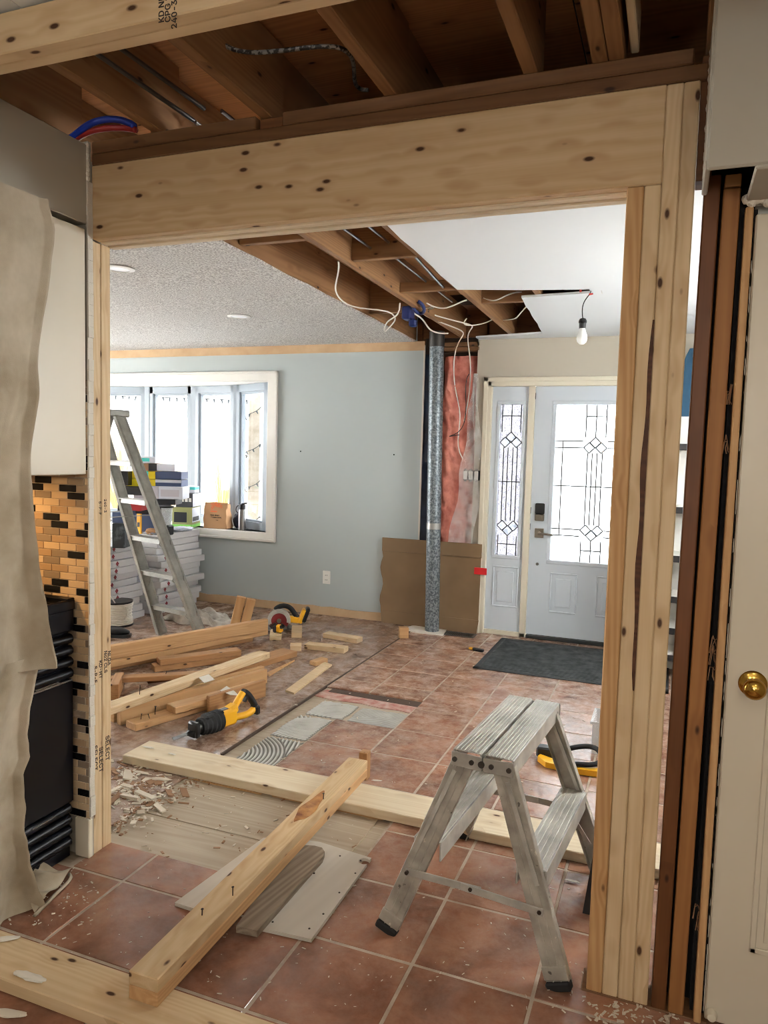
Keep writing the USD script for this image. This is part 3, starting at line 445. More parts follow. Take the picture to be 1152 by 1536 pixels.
# ---- front door with side light
fd = thing('door_1', 'white front door with leaded glass and a side light', 'door', kind=S); YD = 5.93
cs = MB()
for (x0, x1, z0, z1) in ((-1.442, -1.375, 0, 2.07), (-1.442, .02, 2.0, 2.07)): cs.bx(x0, x1, 5.88, 5.93, z0, z1, .004).bx(x0, x1 - (.03 if x1 < -1 else 0), 5.872, 5.89, z0 + (.035 if z0 else 0), z1, .004)
obj('casing', cs, 'trim_cream', fd); obj('mullion', MB().bx(-1.085, -1.036, 5.905, 5.98, 0, 2.0, .003).bx(-1.375, -1.04, 5.905, 5.98, 0, .035, .003), 'trim_cream', fd)
def leaf(nm, x0, x1, gx0, gx1, gz0, gz1, z0, z1):
    m = MB().bx(x0, gx0, YD, 5.975, z0, z1).bx(gx1, x1, YD, 5.975, z0, z1).bx(gx0, gx1, YD, 5.975, z0, gz0).bx(gx0, gx1, YD, 5.975, gz1, z1); return obj(nm, m, 'door_white', fd)
leaf('side_panel', -1.418, -1.085, -1.31, -1.13, .65, 1.86, .03, 2.058); leaf('door_leaf', -1.035, -.04, -.868, -.28, .64, 1.86, .03, 2.045)
def lip(x0, x1, z0, z1, w=.03, y=YD - .008):
    m = MB()
    for q in ((x0 - w, x1 + w, z0 - w, z0), (x0 - w, x1 + w, z1, z1 + w), (x0 - w, x0, z0, z1), (x1, x1 + w, z0, z1)): m.bx(q[0], q[1], y, YD + .004, q[2], q[3], .005)
    return m
obj('glass_frame', lip(-1.31, -1.13, .65, 1.86, .026), 'door_white', fd); obj('glass_frame', lip(-.868, -.28, .64, 1.86, .03), 'door_white', fd)
for (x0, x1) in ((-.86, -.65), (-.505, -.295)): obj('raised_panel', lip(x0 + .012, x1 - .012, .235, .53, .012).bx(x0 + .045, x1 - .045, YD - .008, YD + .003, .27, .495, .006), 'door_white', fd)
obj('raised_panel', lip(-1.31, -1.125, .24, .55, .012).bx(-1.285, -1.15, YD - .008, YD + .003, .27, .52, .006), 'door_white', fd)
obj('glass', MB().bx(-.868, -.28, 5.952, 5.956, .64, 1.86), 'obscure_glass', fd, label='large obscured leaded glass'); obj('glass', MB().bx(-1.31, -1.13, 5.952, 5.956, .65, 1.86), 'reeded_glass', fd, label='narrow reeded glass')
def came(x0, x1, z0, z1, xc, cols, zt, zb, bars):
    m = MB(); y = 5.949; r = .0028
    def ln(a, b): m.bar((a[0], y, a[1]), (b[0], y, b[1]), .008, .006, (0, 1, 0))
    for x in cols: ln((x, zb + .06), (x, zt - .06))
    for z in (zt - .022, zt + .03, zb - .03, zb + .022): ln((x0, z), (xc - .09, z)); ln((xc + .09, z), (x1, z))
    ln((x0, (zt + zb) / 2 + .02), (x1, (zt + zb) / 2 + .02))
    for zz, sg in ((zt, 1), (zb, -1)):
        for dx in (-.045, 0, .045):
            for a, b in (((-.042, 0), (0, .042)), ((0, .042), (.042, 0)), ((.042, 0), (0, -.042)), ((0, -.042), (-.042, 0))): ln((xc + dx + a[0], zz + a[1] - sg * (.02 if dx else -.02)), (xc + dx + b[0], zz + b[1] - sg * (.02 if dx else -.02)))
        for dx in (-.075, 0, .075): ln((xc + dx, zz + sg * .06), (xc + dx, z1 if sg > 0 else z0))
        ln((xc - .075, (z1 - .09) if sg > 0 else z0 + .09), (xc + .075, (z1 - .09) if sg > 0 else z0 + .09))
        dd = MB()
        for dx in (-.045, 0, .045): dd.box((xc + dx, 5.95, zz - sg * (.02 if dx else -.02)), (.052, .004, .052), roty(math.pi / 4))
        obj('bevel_pane', dd, 'clear_bevel', fd)
    for x in bars: ln((x, zb - .03), (x, zt + .03))
    obj('leading', m, 'lead', fd)
came(-.868, -.28, .64, 1.86, -.565, (-.62, -.585, -.548, -.51), 1.55, .87, (-.81, -.34)); came(-1.31, -1.13, .65, 1.86, -1.22, (-1.275, -1.24, -1.2, -1.165), 1.58, .87, ())
obj('keypad', MB().bx(-.998, -.925, 5.91, YD, 1.0, 1.085, .006), 'black_plastic', fd); obj('deadbolt', MB().bx(-.998, -.925, 5.908, YD, .945, .999, .006).cyl((-.961, 5.9, .972), (-.961, 5.91, .972), .02), 'nickel', fd)
obj('lever', MB().bx(-.995, -.925, 5.915, YD, .812, .886, .003).cyl((-.96, 5.90, .85), (-.96, 5.925, .85), .014).bar((-.965, 5.89, .85), (-.845, 5.885, .842), .014, .016, b=.004), 'nickel', fd); obj('viewer', MB().cyl((-.965, 5.925, .60), (-.965, 5.935, .60), .012), 'steel', fd)
obj('threshold', MB().bx(-1.03, -.1, 5.90, 5.99, 0, .028, .004), 'rubber_edge', fd); hg = MB(); [hg.bx(-1.042, -1.032, 5.924, 5.932, z, z + .05) for z in (1.0, .87, 1.9)]; obj('strike_plate', hg, 'steel_dark', fd)
# ================================================================== framing of the new opening
FY = 2.01
hd = board('header_beam', 'pale three-ply spruce header beam over the wide opening', (-1.842, FY + .019, 2.131), (-.0635, FY + .019, 2.131), .038, .236, 'pine_header', 'header')
def hpart(nm, A, B, w, h, m, **kw):        # a part given in world coordinates under a board
    return None
for k in (1, 2): board('header_beam', f'{"middle" if k == 1 else "rear"} ply of the spruce header, seen from below', (-1.842, FY + .019 + k * .0365, 2.131 - .004 * k), (-.06, FY + .019 + k * .0365, 2.131 - .004 * k), .035, .23, 'pine_dusty', 'header', 'hidden header plies' if False else None)
board('top_plate', 'lower old brown plate lying on the header', (-1.842, FY + .045, 2.368), (.028, FY + .045, 2.368), .089, .037, 'plate_old', 'plate')
board('top_plate', 'short upper old brown plate at the left above the header', (-1.842, FY + .045, 2.406), (-1.22, FY + .045, 2.406), .089, .038, 'plate_old', 'plate')
board('top_plate', 'long upper old brown plate at the right above the header', (-1.13, FY + .045, 2.406), (-.005, FY + .045, 2.406), .089, .038, 'plate_old', 'plate')
board('plate_block', 'dark filler block between the two upper plates', (-1.215, FY + .05, 2.406), (-1.135, FY + .05, 2.406), .07, .034, 'stud_dark', 'block')
for k, (xa, xb, m, zt, lb) in enumerate(((-.145, -.104, 'pine_orange', 2.130, 'orange-grained jack stud, leftmost of the four new studs at the right'), (-.103, -.064, 'pine_new', 2.130, 'pale jack stud with a bark edge, second of the four new studs'), (-.063, -.024, 'pine_new', 2.366, 'knotty king stud, third of the four new studs'), (-.0235, .013, 'pine_new', 2.366, 'clean pale king stud, rightmost of the four new studs'))):
    o = vstud('new_stud', lb, xa, xa, xb - xa, m, .0, zt)
    if k == 1:      # waney bark along its right edge
        bkm = MB()
        zs = np.linspace(.85, 1.80, 24); prev = None
        P = np.array([[[xb - .001 - w, FY - .0008, z], [xb + .0015, FY - .0016, z]] for z, w in zip(zs, [.002 + .011 * math.sin((z - .85) / .95 * math.pi) ** .6 * (.75 + .25 * math.sin(z * 23)) for z in zs])])
        bark = bkm.grid(P[:, ::-1])
        obj('new_stud_bark', (np.vstack([bark.get()[0], bark.get()[0] + [0, .004, 0]]), np.vstack([bark.get()[1], bark.get()[1][:, ::-1] + len(bark.get()[0])])), 'bark', None, 'strip of dark bark left between the second and third new studs', 'bark')
for k, (ya, lb) in enumerate(((FY - .003, 'nearer new pine stud of the pair at the left end of the opening'), (FY + .044, 'rear new pine stud of the pair at the left end of the opening'))):
    o = board('jack_stud', lb, (-1.866, ya + .0225, .0), (-1.866, ya + .0225, 2.128), .0445, .024, 'pine_new', 'stud', up=(1, 0, 0))
stamps = MB(); RS = np.stack([[0, 0, -1], [0, 1, 0], [1, 0, 0]], 1)       # text running down the face that looks right
for z, yy, lb in ((.355, 2.018, 'SELECT stamp low on the left studs, nearest to the camera'), (.34, 2.046, 'SELECT stamp low on the left studs, middle one'), (.37, 2.078, 'SELECT stamp low on the left studs, farthest one')): obj('stamp_ink', MB().text('SELECT', .018, RS, (-1.8418, yy, z)), 'ink', None, lb, 'lettering')
for z in (.66,): [stamps.text(t, .014, RS, (-1.8418, yy, z + dz)) for t, yy, dz in (('S-P-F', 2.02, 0), ('KD-HT', 2.045, .01), ('No2 CLS', 2.07, .02), ('NLGA', 2.088, .03))]
obj('stamp_ink', stamps, 'ink', None, 'black grading stamp at knee height on the left studs', 'lettering'); stamps = MB()
for z in (1.24,): [stamps.text(t, .011, RS, (-1.8418, yy, z + dz)) for t, yy, dz in (('S-P-F', 2.045, 0), ('240-3', 2.07, 0))]
obj('stamp_ink', stamps, 'ink', None, 'small black grading stamp at chest height on the left studs', 'lettering')
# shoring: two plates on the floor, one doubled beam under the kitchen ceiling
near = board('shoring_plate', 'dusty pale two-by-four plate on the floor at the near left corner', (-2.5, 1.459, .001), (.6, 1.459, .001), .148, .038, 'pine_new', 'plate')
P0, P1 = fl(170, 1130, .038), fl(880, 1283, .038)
far = board('shoring_plate', 'dusty white two-by-four plate on the floor beyond the opening', (P0[0] + .05, 2.762, .001), (.55, 2.752, .001), .19, .038, 'pine_dusty', 'plate')
obj('shim', MB().bx(-1.95, -1.55, 2.664, 2.70, -.006, .001).bx(-1.5, -1.0, 2.67, 2.69, -.006, -.001), 'pine_tan', None, 'thin wood shims under the far floor plate', 'shim')
for k in range(2): board('shoring_beam', ('front' if k == 0 else 'rear') + ' two-by-four of the temporary beam under the kitchen ceiling', (-2.5, 1.335 + .019 + k * .0385, 2.335 + k * .001), (1.1, 1.335 + .019 + k * .0385, 2.335 + k * .001), .038, .09, 'pine_new', 'beam')
sp = atY(248, 25, 1.335); st2 = MB(); RT = np.stack([[0, 0, 1], [-1, 0, 0], [0, -1, 0]], 1)
for t, dx in (('240-3 ND', .022), ('CPG 2', .006), ('KD NL', -.010)): st2.text(t, .013, RT, (sp[0] + dx, 1.3349, sp[2] + .012))
obj('stamp_ink', st2, 'ink', None, 'black grading stamp on the front shoring beam', 'lettering')
# joists
def joist(x0, y0, y1, zb0, zb1, lab, w=.038, h=.235, m='joist'):
    return board('floor_joist', lab, (x0 + w / 2, y0, zb0), (x0 + w / 2, y1, zb1), w, h, m, 'joist')
for x0, lb in ((-2.0, 'old joist over the kitchen, first from the left wall'), (-1.60, 'old joist over the kitchen behind the blue pipe'), (-1.215, 'old joist over the kitchen at the conduit'), (-.81, 'old joist over the kitchen at the cable loop'), (-.42, 'old joist over the kitchen right of the cable'), (-.245, 'left joist of the doubled pair over the kitchen'), (-.205, 'right joist of the doubled pair over the kitchen')):
    joist(x0, 1.0, 2.10, 2.444, 2.444, lb)
joist(.02, 1.0, 2.10, 2.444, 2.444, 'old joist over the kitchen beside the bulkhead')
board('painted_batten', 'white-painted batten between old joists at the top right', (-.145, 1.0, 2.47), (-.145, 2.05, 2.47), .02, .1, 'pine_dusty', 'batten')
for x0, lb in ((-2.068, 'hall joist along the popcorn ceiling edge'), (-1.645, 'hall joist with a pale lower edge, second from the popcorn ceiling'), (-1.235, 'hall joist along the white ceiling edge'), (-.815, 'hall joist showing in the hole by the bulb')):
    joist(x0, 2.06, 5.9, zc(2.06) + .013, zc(5.9) + .013, lb)
for k, (x0, x1, y, lb) in enumerate(((-2.03, -1.645, 3.22, 'blocking between hall joists, nearest'), (-1.607, -1.235, 3.62, 'blocking with drilled holes for the conduits'), (-1.607, -1.235, 4.35, 'low blocking by the white cables'), (-2.03, -1.645, 4.9, 'far blocking behind the blue box'), (-1.197, -.815, 4.75, 'blocking in the hole by the bulb'))):
    board('blocking', lb, (x0 + .001, y, zc(y) + .03), (x1 - .001, y, zc(y) + .03), .038, .20 if k != 2 else .06, 'joist', 'blocking')
board('blocking', 'blocking under the sheathing above the kitchen cable', (-.77, 1.55, 2.46), (-.425, 1.55, 2.46), .038, .21, 'joist', 'blocking')
board('blocking', 'dark blocking above the kitchen conduits', (-1.56, 1.62, 2.52), (-1.22, 1.62, 2.52), .10, .15, 'slot_dark' if False else 'stud_dark', 'blocking')
board('rim_board', 'rim board at the top of the entry wall', (-2.05, 5.97, 2.40), (-.4, 5.97, 2.40), .03, .26, 'stud_dark', 'rim board')
# pipes and wires overhead
for k, (x, z, y0, y1) in enumerate(((-1.50, 2.50, 2.1, 3.60), (-1.40, 2.52, 2.1, 3.60))):
    obj('conduit', MB().cyl((x, y0, z), (x, y1, z - .01), .0065, 10), 'steel', None, f'bright metal conduit {"left" if k == 0 else "right"} of the pair in the hall joist bay', 'conduit', smooth=40)
obj('conduit', MB().cyl((-1.44, 3.66, 2.49), (-1.44, 4.9, 2.47), .0065, 10), 'steel', None, 'bright metal conduit beyond the drilled blocking', 'conduit', smooth=40)
obj('conduit', MB().cyl((-1.33, 3.66, 2.5), (-1.33, 4.33, 2.44), .008, 10), 'steel', None, 'short bright conduit by the white ceiling edge', 'conduit', smooth=40)
for k, (x, z) in enumerate(((-1.47, 2.53), (-1.43, 2.56))): obj('conduit', MB().cyl((x - .09, 1.2, z), (x, 2.05, z - .05), .007, 10), 'steel_dark', None, f'dull conduit over the kitchen, {"lower" if k == 0 else "upper"} one', 'conduit', smooth=40)
def spline(pts, n=40):
    from scipy.interpolate import CubicSpline
    p = np.asarray(pts, float); t = np.r_[0, np.cumsum(np.linalg.norm(np.diff(p, axis=0), axis=1))]; return CubicSpline(t, p)(np.linspace(0, t[-1], n))
def onc(px, py, z): return fl(px, py, z)
def cable(name, lab, pts, r=.005, m='cable_white', cat='cable', n=40): return obj(name, MB().tube(spline(pts, n), r * (.8 if r < .009 and m == 'cable_white' else 1), 8), m, None, lab, cat, smooth=True)
cable('pex_pipe', 'blue water pipe arching above the soffit', [(-1.93, 1.98, 2.44), onc(112, 203, 2.46), onc(145, 182, 2.49), onc(180, 180, 2.50), onc(202, 190, 2.48)], .011, 'pex_blue', 'pipe')
cable('pex_pipe', 'red water pipe arching above the soffit', [(-1.93, 2.0, 2.43), onc(122, 203, 2.46), onc(155, 193, 2.475), onc(185, 192, 2.48), onc(204, 195, 2.47)], .010, 'pex_red', 'pipe')
cable('armoured_cable', 'black and grey armoured cable hanging across the joists', [onc(322, 52, 2.56), onc(345, 72, 2.52), onc(400, 78, 2.50), onc(455, 72, 2.50), onc(500, 70, 2.50), onc(528, 88, 2.52), onc(552, 135, 2.56)], .006, 'cable_armour')
zz = 2.40
cable('house_cable', 'white cable drooping in a loop from the left hall joist', [onc(508, 392, 2.43), onc(504, 425, 2.40), onc(512, 450, 2.38), onc(540, 462, 2.37), onc(580, 467, 2.36), onc(592, 475, 2.35), onc(585, 490, 2.33), onc(578, 497, 2.32), onc(582, 482, 2.34), onc(598, 468, 2.36), onc(600, 455, 2.40)], .006)
cable('house_cable', 'white cable running from the blue box to the duct top', [onc(620, 470, 2.40), onc(640, 488, 2.37), onc(656, 499, 2.36), onc(672, 500, 2.37)], .007)
cable('house_cable', 'white cable sagging along the white ceiling edge', [onc(640, 455, 2.42), onc(660, 462, 2.40), onc(685, 456, 2.40), onc(700, 450, 2.41)], .006)
cable('house_cable', 'white cable dropping into the insulated wall, right one', [onc(650, 462, 2.42), onc(670, 478, 2.40), onc(694, 484, 2.38), onc(702, 505, 2.36), (-1.56, 5.88, 2.2), (-1.57, 5.9, 1.9), (-1.60, 5.9, 1.72)], .006)
cable('house_cable', 'white cable dropping into the insulated wall, left one', [onc(648, 460, 2.42), onc(665, 485, 2.39), onc(690, 495, 2.37), (-1.69, 5.89, 2.27), (-1.68, 5.885, 2.0), (-1.63, 5.885, 1.75), (-1.64, 5.89, 1.55), (-1.60, 5.9, 1.42)], .006)
cable('house_cable', 'white cable coil above the entry wall plate', [onc(700, 478, 2.40), onc(708, 488, 2.38), onc(728, 484, 2.40), onc(740, 478, 2.42)], .0055)
cable('house_cable', 'pair of white cables crossing the hole by the bulb', [onc(755, 480, 2.42), onc(772, 478, 2.40), onc(785, 465, 2.41), onc(792, 458, 2.43)], .0055)
cable('house_cable', 'white cable along the near edge of the ceiling hole', [onc(725, 447, 2.45), onc(745, 450, 2.42), onc(765, 441, 2.43), onc(782, 438, 2.45)], .005)
cable('house_cable', 'thin dark wire hanging over the pink insulation', [(-1.57, 5.895, 2.1), (-1.585, 5.89, 1.85), (-1.66, 5.88, 1.62), (-1.71, 5.89, 1.60), (-1.63, 5.88, 1.61)], .003, 'cable_black')
q = onc(612, 475, 2.36); o = thing('ceiling_box', 'dark blue electrical box hanging between the hall joists', 'electrical box', q)
obj('body', MB().box((0, 0, .02), (.06, .10, .085), b=.008), 'box_blue', o); obj('tab', MB().box((.03, .02, -.04), (.05, .05, .05), b=.01), 'box_blue', o)
o = obj('cable_clamp', MB().tube(spline([onc(620, 462, 2.40), onc(632, 470, 2.38), onc(634, 458, 2.41), onc(627, 452, 2.43)], 16), .012, 8), 'box_blue', None, 'dark blue strap around the pale hall joist', 'strap', smooth=True)
# hanging bulb and the slot it hangs from
bz = atY(873, 505, 4.42); o = thing('light_bulb', 'bare white bulb hanging by its wires from the ceiling slot', 'light bulb', bz)
obj('glass', MB().lathe([(0, -.045), (.014, -.042), (.026, -.030), (.031, -.012), (.029, .006), (.020, .028), (.0155, .045), (.0155, .05)], n=24), 'bulb_glass', o, smooth=True)
obj('socket', MB().lathe([(.0, .046), (.019, .046), (.020, .075), (.023, .077), (.023, .088), (.017, .10), (.006, .104), (0, .104)], n=20), 'black_plastic', o, smooth=40)
obj('cord', MB().tube(spline([(0, 0, .10), (-.005, 0, .15), (.006, .0, .20), (.03, 0, .235), (.03, 0, .29)], 20), .003, 6), 'cable_black', o, smooth=True)
obj('wire_nut', MB().cyl((.028, 0, .235), (.05, .002, .238), .006, 8, .004).cyl((-.02, 0, .25), (-.022, 0, .285), .006, 8), 'wire_red', o)
obj('junction', MB().box((-.01, .0, .295), (.07, .05, .02), b=.004), 'steel_dark', o); obj('loose_wire', MB().tube(spline([(.03, 0, .29), (.07, 0, .28), (.10, .0, .235)], 12), .0012, 5), 'cable_white', o)
# recessed lights in the popcorn ceiling
for px, py, lb in ((359, 474, 'round recessed light near the window in the popcorn ceiling'), (178, 408, 'round recessed light at the left post in the popcorn ceiling')):
    p = fl(px, py, 2.39); o = thing('recessed_light', lb, 'ceiling light', (p[0], p[1], zc(p[1]) - .001))
    obj('trim_ring', MB().lathe([(.062, .001), (.085, 0), (.086, -.003), (.060, -.008), (.058, .0)], n=32), 'trim_white', o, smooth=True); obj('lens', MB().lathe([(0, -.004), (.06, -.004), (.06, 0)], n=32), 'lens_off', o)
# wall cavity contents: vapour barrier, insulation, poly sheet, switch boxes, duct
n_, m_ = 40, 8; P = np.zeros((n_, m_, 3))
for i in range(n_):
    for j in range(m_):
        z = .55 + 1.72 * i / (n_ - 1); x = -1.968 + .12 * j / (m_ - 1); P[i, j] = (x, 5.93 + .025 * meshkit.noise(np.array([x * 18, z * 7, 0.]), 3) - .012 * math.sin(z * 19), z)
obj('foil_wrap', MB().grid(P[:, ::-1]), 'foil_blue', None, 'dark blue crinkled wrap left of the duct in the wall cavity', 'wrap', smooth=True)
n_, m_ = 70, 16; P = np.zeros((n_, m_, 3))
for i in range(n_):
    for j in range(m_):
        z = .55 + 1.70 * i / (n_ - 1); x = -1.80 + .30 * j / (m_ - 1); e = min(j, m_ - 1 - j) / 4; P[i, j] = (x, 5.995 - .14 * min(1, e) * max(0, meshkit.fbm(np.array([x * 11, z * 6, 0.]), 4, 2) - .15) - .035 * meshkit.noise(np.array([x * 30, z * 20, 1.]), 4), z)
obj('insulation_batt', MB().grid(P[:, ::-1]), 'insulation', None, 'lumpy pink insulation in the open wall cavity', 'insulation', smooth=True)
n_, m_ = 50, 14; P = np.zeros((n_, m_, 3))
for i in range(n_):
    for j in range(m_):
        s = i / (n_ - 1); z = .55 + 1.55 * s; xl = -1.70 + .20 * max(0, (s - .1)) ** .8 + .0; xr = -1.50 + .055 * math.sin(s * math.pi); x = xl + (xr - xl) * j / (m_ - 1) + .012 * math.sin(z * 13 + j)
        P[i, j] = (x, 5.885 - .028 * meshkit.noise(np.array([x * 26, z * 5, 0.]), 9), z)
obj('poly_sheet', MB().grid(P[:, ::-1]), 'poly', None, 'torn clear poly sheet hanging over the pink insulation', 'plastic sheet', smooth=True)
p = atY(707, 713, 5.885); o = thing('switch_box', 'three white light switches without a cover by the door casing', 'light switch', (p[0], 5.885, p[2]))
obj('strap', MB().bx(-.07, .068, .0, .03, -.04, .04, .004), 'black_plastic', o)
for k in range(3): x = -.05 + k * .046; obj('switch', MB().bx(x - .015, x + .015, -.012, .002, -.034, .034, .003), 'trim_white', o); obj('yoke', MB().bx(x - .01, x + .01, -.004, .002, -.052, .052, .001), 'steel', o)
o = thing('round_duct', 'mottled galvanised round duct standing in front of the wall', 'duct', (-1.765, 5.745, 0)); lean = np.array([-.042, .012, 0])
obj('pipe', MB().tube([lean * (z / 2.4) + (0, 0, z) for z in (.005, .8, .9, 1.6, 2.36)], .058, 40), 'galvanised', o, smooth=40); obj('tape_band', MB().tube([lean * (z / 2.4) + (0, 0, z) for z in (.845, .895)], .0592, 40, False), 'tape_metal', o, smooth=40)
obj('collar', MB().tube([lean * (z / 2.4) + (0, 0, z) for z in (2.30, 2.42)], .0615, 40), 'steel_dark', o, smooth=40)
sl = MB().prism([(-.24, -.05), (-.1, -.10), (.12, -.09), (.1, .08), (-.2, .1)], 0, .012); obj('base_slab', sl, 'plaster', o)
# cardboard sheet leaning on the wall, with flaps
xs0 = np.linspace(-2.262, -1.402, 30)
def edge(n, z, amp): return [z + rng.uniform(-amp, amp) for _ in range(n)]
o = thing('cardboard_sheet', 'brown cardboard sheet leaning behind the duct', 'cardboard')
RC = np.array([[1, 0, 0], [0, 0, -1], [0, 1, 0]])
rag_l = [(-2.262 + .014 * math.sin(z * 23) * (.1 < z < .6), z) for z in np.linspace(.62, .10, 12)]
obj('sheet', MB().prism([(-2.255, .10), (-1.41, .10), (-1.40, .64), (-2.262, .64)][:0] + rag_l + [(-1.41, .10), (-1.405, .62)], 0, .006, RC, (0, 5.862, 0)), 'cardboard', o)
obj('top_flap', MB().bx(-2.262, -1.40, 5.848, 5.857, .622, .735, .001), 'cardboard', o); obj('bottom_flap', MB().prism([(-2.25, .006), (-1.80, .0), (-1.42, .0), (-1.405, .112), (-2.26, .112)], 0, .006, RC, (0, 5.855, 0)), 'cardboard', o)
obj('red_tape', MB().bx(-1.455, -1.352, 5.842, 5.848, .49, .545, .001), 'tape_red', o, label='torn piece of red tape')
# ================================================================== kitchen left
sf = thing('soffit', 'grey drywall soffit above the cream cabinet', 'soffit', kind=None)
obj('face', MB().bx(-2.578, -1.842, -1.0, 1.99, 2.174, 2.428, .003), 'wall_greige', sf)
ed = MB(); [ed.blob((-1.842, 1.993, 2.17 + k * .015), (.006, .007, .011), 1, .4, 3, k) for k in range(18)]; obj('broken_edge', ed, 'plaster', sf)
cb = thing('wall_cabinet', 'cream wall cabinet half covered by the drop cloth', 'cabinet')
obj('body', MB().bx(-2.2, -1.862, .5, 1.984, 1.352, 2.155, .002), 'cabinet_cream', cb); obj('door', MB().bx(-1.862, -1.843, 1.36, 1.983, 1.350, 2.157, .003), 'cabinet_cream', cb); obj('door', MB().bx(-1.862, -1.843, .72, 1.356, 1.350, 2.157, .003), 'cabinet_cream', cb)
obj('cover_gap', MB().bx(-2.2, -1.90, .5, 1.99, 2.157, 2.172), 'hole_dark', cb)
o = thing('under_cabinet_light', 'warm light strip under the cream wall cabinet', 'light'); obj('housing', MB().bx(-2.14, -2.09, 1.2, 1.90, 1.338, 1.351), 'trim_white', o)
rl = UsdLux.RectLight.Define(stage, str(o.GetPath()) + '/lamp'); rl.CreateWidthAttr(.6); rl.CreateHeightAttr(.04); rl.CreateIntensityAttr(38); rl.CreateColorAttr(Gf.Vec3f(1, .58, .24)); Rl = frame((0, 1, 0)); xf(rl.GetPrim(), np.stack([[0, 1, 0], [-1, 0, 0], [0, 0, 1]], 1), (-2.115, 1.55, 1.336))
st = thing('stove', 'black stove with ribbed front beside the tiled wall', 'stove')
obj('body', MB().bx(-2.55, -1.912, 1.22, 1.972, .0, .90, .004), 'black_gloss', st); obj('cooktop', MB().bx(-2.55, -1.90, 1.22, 1.975, .90, .915, .004), 'cooktop', st)
obj('cooktop_rim', MB().bx(-1.905, -1.888, 1.22, 1.977, .885, .921, .004).bx(-2.55, -1.89, 1.945, 1.977, .905, .926, .003), 'black_gloss', st)
obj('control_panel', MB().bx(-1.915, -1.890, 1.23, 1.975, .812, .888, .005), 'black_gloss', st)
ribs = MB(); [ribs.cyl((-1.903, 1.24, z), (-1.903, 1.965, z), .017, 12) for z in (.785, .745, .705, .665)]; obj('vent_rib', ribs, 'black_gloss', st, smooth=40)
obj('oven_door', MB().bx(-1.915, -1.889, 1.23, 1.97, .205, .645, .008), 'black_gloss', st); r2 = MB(); [r2.cyl((-1.905, 1.24, z), (-1.905, 1.955, z), .018, 12) for z in (.185, .145, .105, .065)]; obj('drawer_rib', r2, 'black_gloss', st, smooth=40)
obj('trim_line', MB().bx(-1.890, -1.8875, 1.24, 1.96, .640, .645).bx(-1.889, -1.886, 1.80, 1.90, .648, .652).bx(-1.888, -1.885, 1.78, 1.88, .19, .194), 'steel', st)
obj('burner_grate', MB().bx(-2.2, -1.98, 1.93, 1.94, .915, .925).bx(-2.2, -1.98, 1.90, 1.905, .915, .922).bx(-2.2, -1.98, 1.96, 1.965, .915, .925), 'black_plastic', st)
# drop cloth: an upper sheet with a hem, a lower fall and a corner on the floor
def right_edge(pxs):          # (px, py) outline of the cloth's free edge -> (Y, Z) along its hanging plane
    a = np.array([atX(x, y, -1.80)[1:] for x, y in pxs]); o_ = np.argsort(a[:, 1]); return lambda z: np.interp(z, a[o_, 1], a[o_, 0])
rA = right_edge([(60, 314), (70, 345), (70, 370), (66, 430), (60, 520), (58, 600), (48, 680), (45, 740), (49, 840), (54, 900), (58, 950), (64, 985), (62, 1005)])
rB = right_edge([(60, 985), (50, 1060), (55, 1135), (43, 1160), (42, 1215), (38, 1245), (45, 1300), (55, 1345), (58, 1370)])
def cloth(name, zt, zb, re, x0, amp, seed, parent, ylo=1.0, flare=0.):
    n, m = 90, 70; P = np.zeros((n, m, 3))
    for i in range(n):
        z = zt + (zb - zt) * i / (n - 1); yr = re(z) - .01
        for j in range(m):
            u = j / (m - 1); y = ylo + (yr - ylo) * u; s = i / (n - 1)
            fold = -.9 * abs(math.sin(u * 8.5 + 2.2 * s + seed + 2.0 * meshkit.noise(np.array([u * 3, s * 2, seed * 1.]), 1))) + .9 * (meshkit.fbm(np.array([u * 5 + s * 1.5, s * 3.2, seed * 3.]), 4, seed) - .5) * 2
            P[i, j] = (x0 + amp * (.3 + 1.0 * min(1, s * 2.0)) * fold + flare * s ** 3 + (.015 if j < 2 or j > m - 3 else 0), y, z)
    v = MB().grid(P).get(); t = np.array([-.003, 0, 0]); f2 = v[1][:, ::-1] + len(v[0])
    return obj(name, (np.vstack([v[0], v[0] + t]), np.vstack([v[1], f2])), 'canvas', parent, smooth=True)
dc = thing('drop_cloth', 'stained canvas drop cloth hanging from the cabinet to the floor', 'drop cloth')
cloth('upper_sheet', 2.165, .765, rA, -1.762, .045, 1, dc, flare=.035); cloth('lower_sheet', .80, .005, rB, -1.785, .045, 4, dc, flare=.03)
top = MB(); n, m = 10, 40; P = np.zeros((n, m, 3))
for i in range(n):
    for j in range(m): u = j / (m - 1); P[i, j] = (-1.80 - .2 * i / (n - 1), 1.0 + (rA(2.15) - 1.01) * u, 2.166 + .006 * math.sin(u * 20 + i))
obj('top_fold', top.grid(P[:, ::-1]), 'canvas', dc, smooth=True)
A, B, C_, D = fl(52, 1372), fl(108, 1312), fl(62, 1318), fl(30, 1350); n, m = 16, 16; P = np.zeros((n, m, 3))
for i in range(n):
    for j in range(m):
        u, v = i / (n - 1), j / (m - 1); p = (A * (1 - u) + B * u) * (1 - v) + (D * (1 - u) + C_ * u) * v; P[i, j] = p + (0, 0, .006 + .05 * v * (.4 + .6 * math.sin(u * 7) ** 2) + .02 * math.sin(u * 5 + v * 3) ** 2)
obj('floor_corner', MB().grid(P[::-1]), 'canvas', dc, smooth=True)
hm = [fl(52, 1373, .008)] + [fl(x, y, .008) for x, y in ((70, 1355), (92, 1333), (106, 1316), (104, 1311))]; obj('hem', MB().tube(spline(hm, 24), .006, 6), 'canvas', dc, smooth=True)
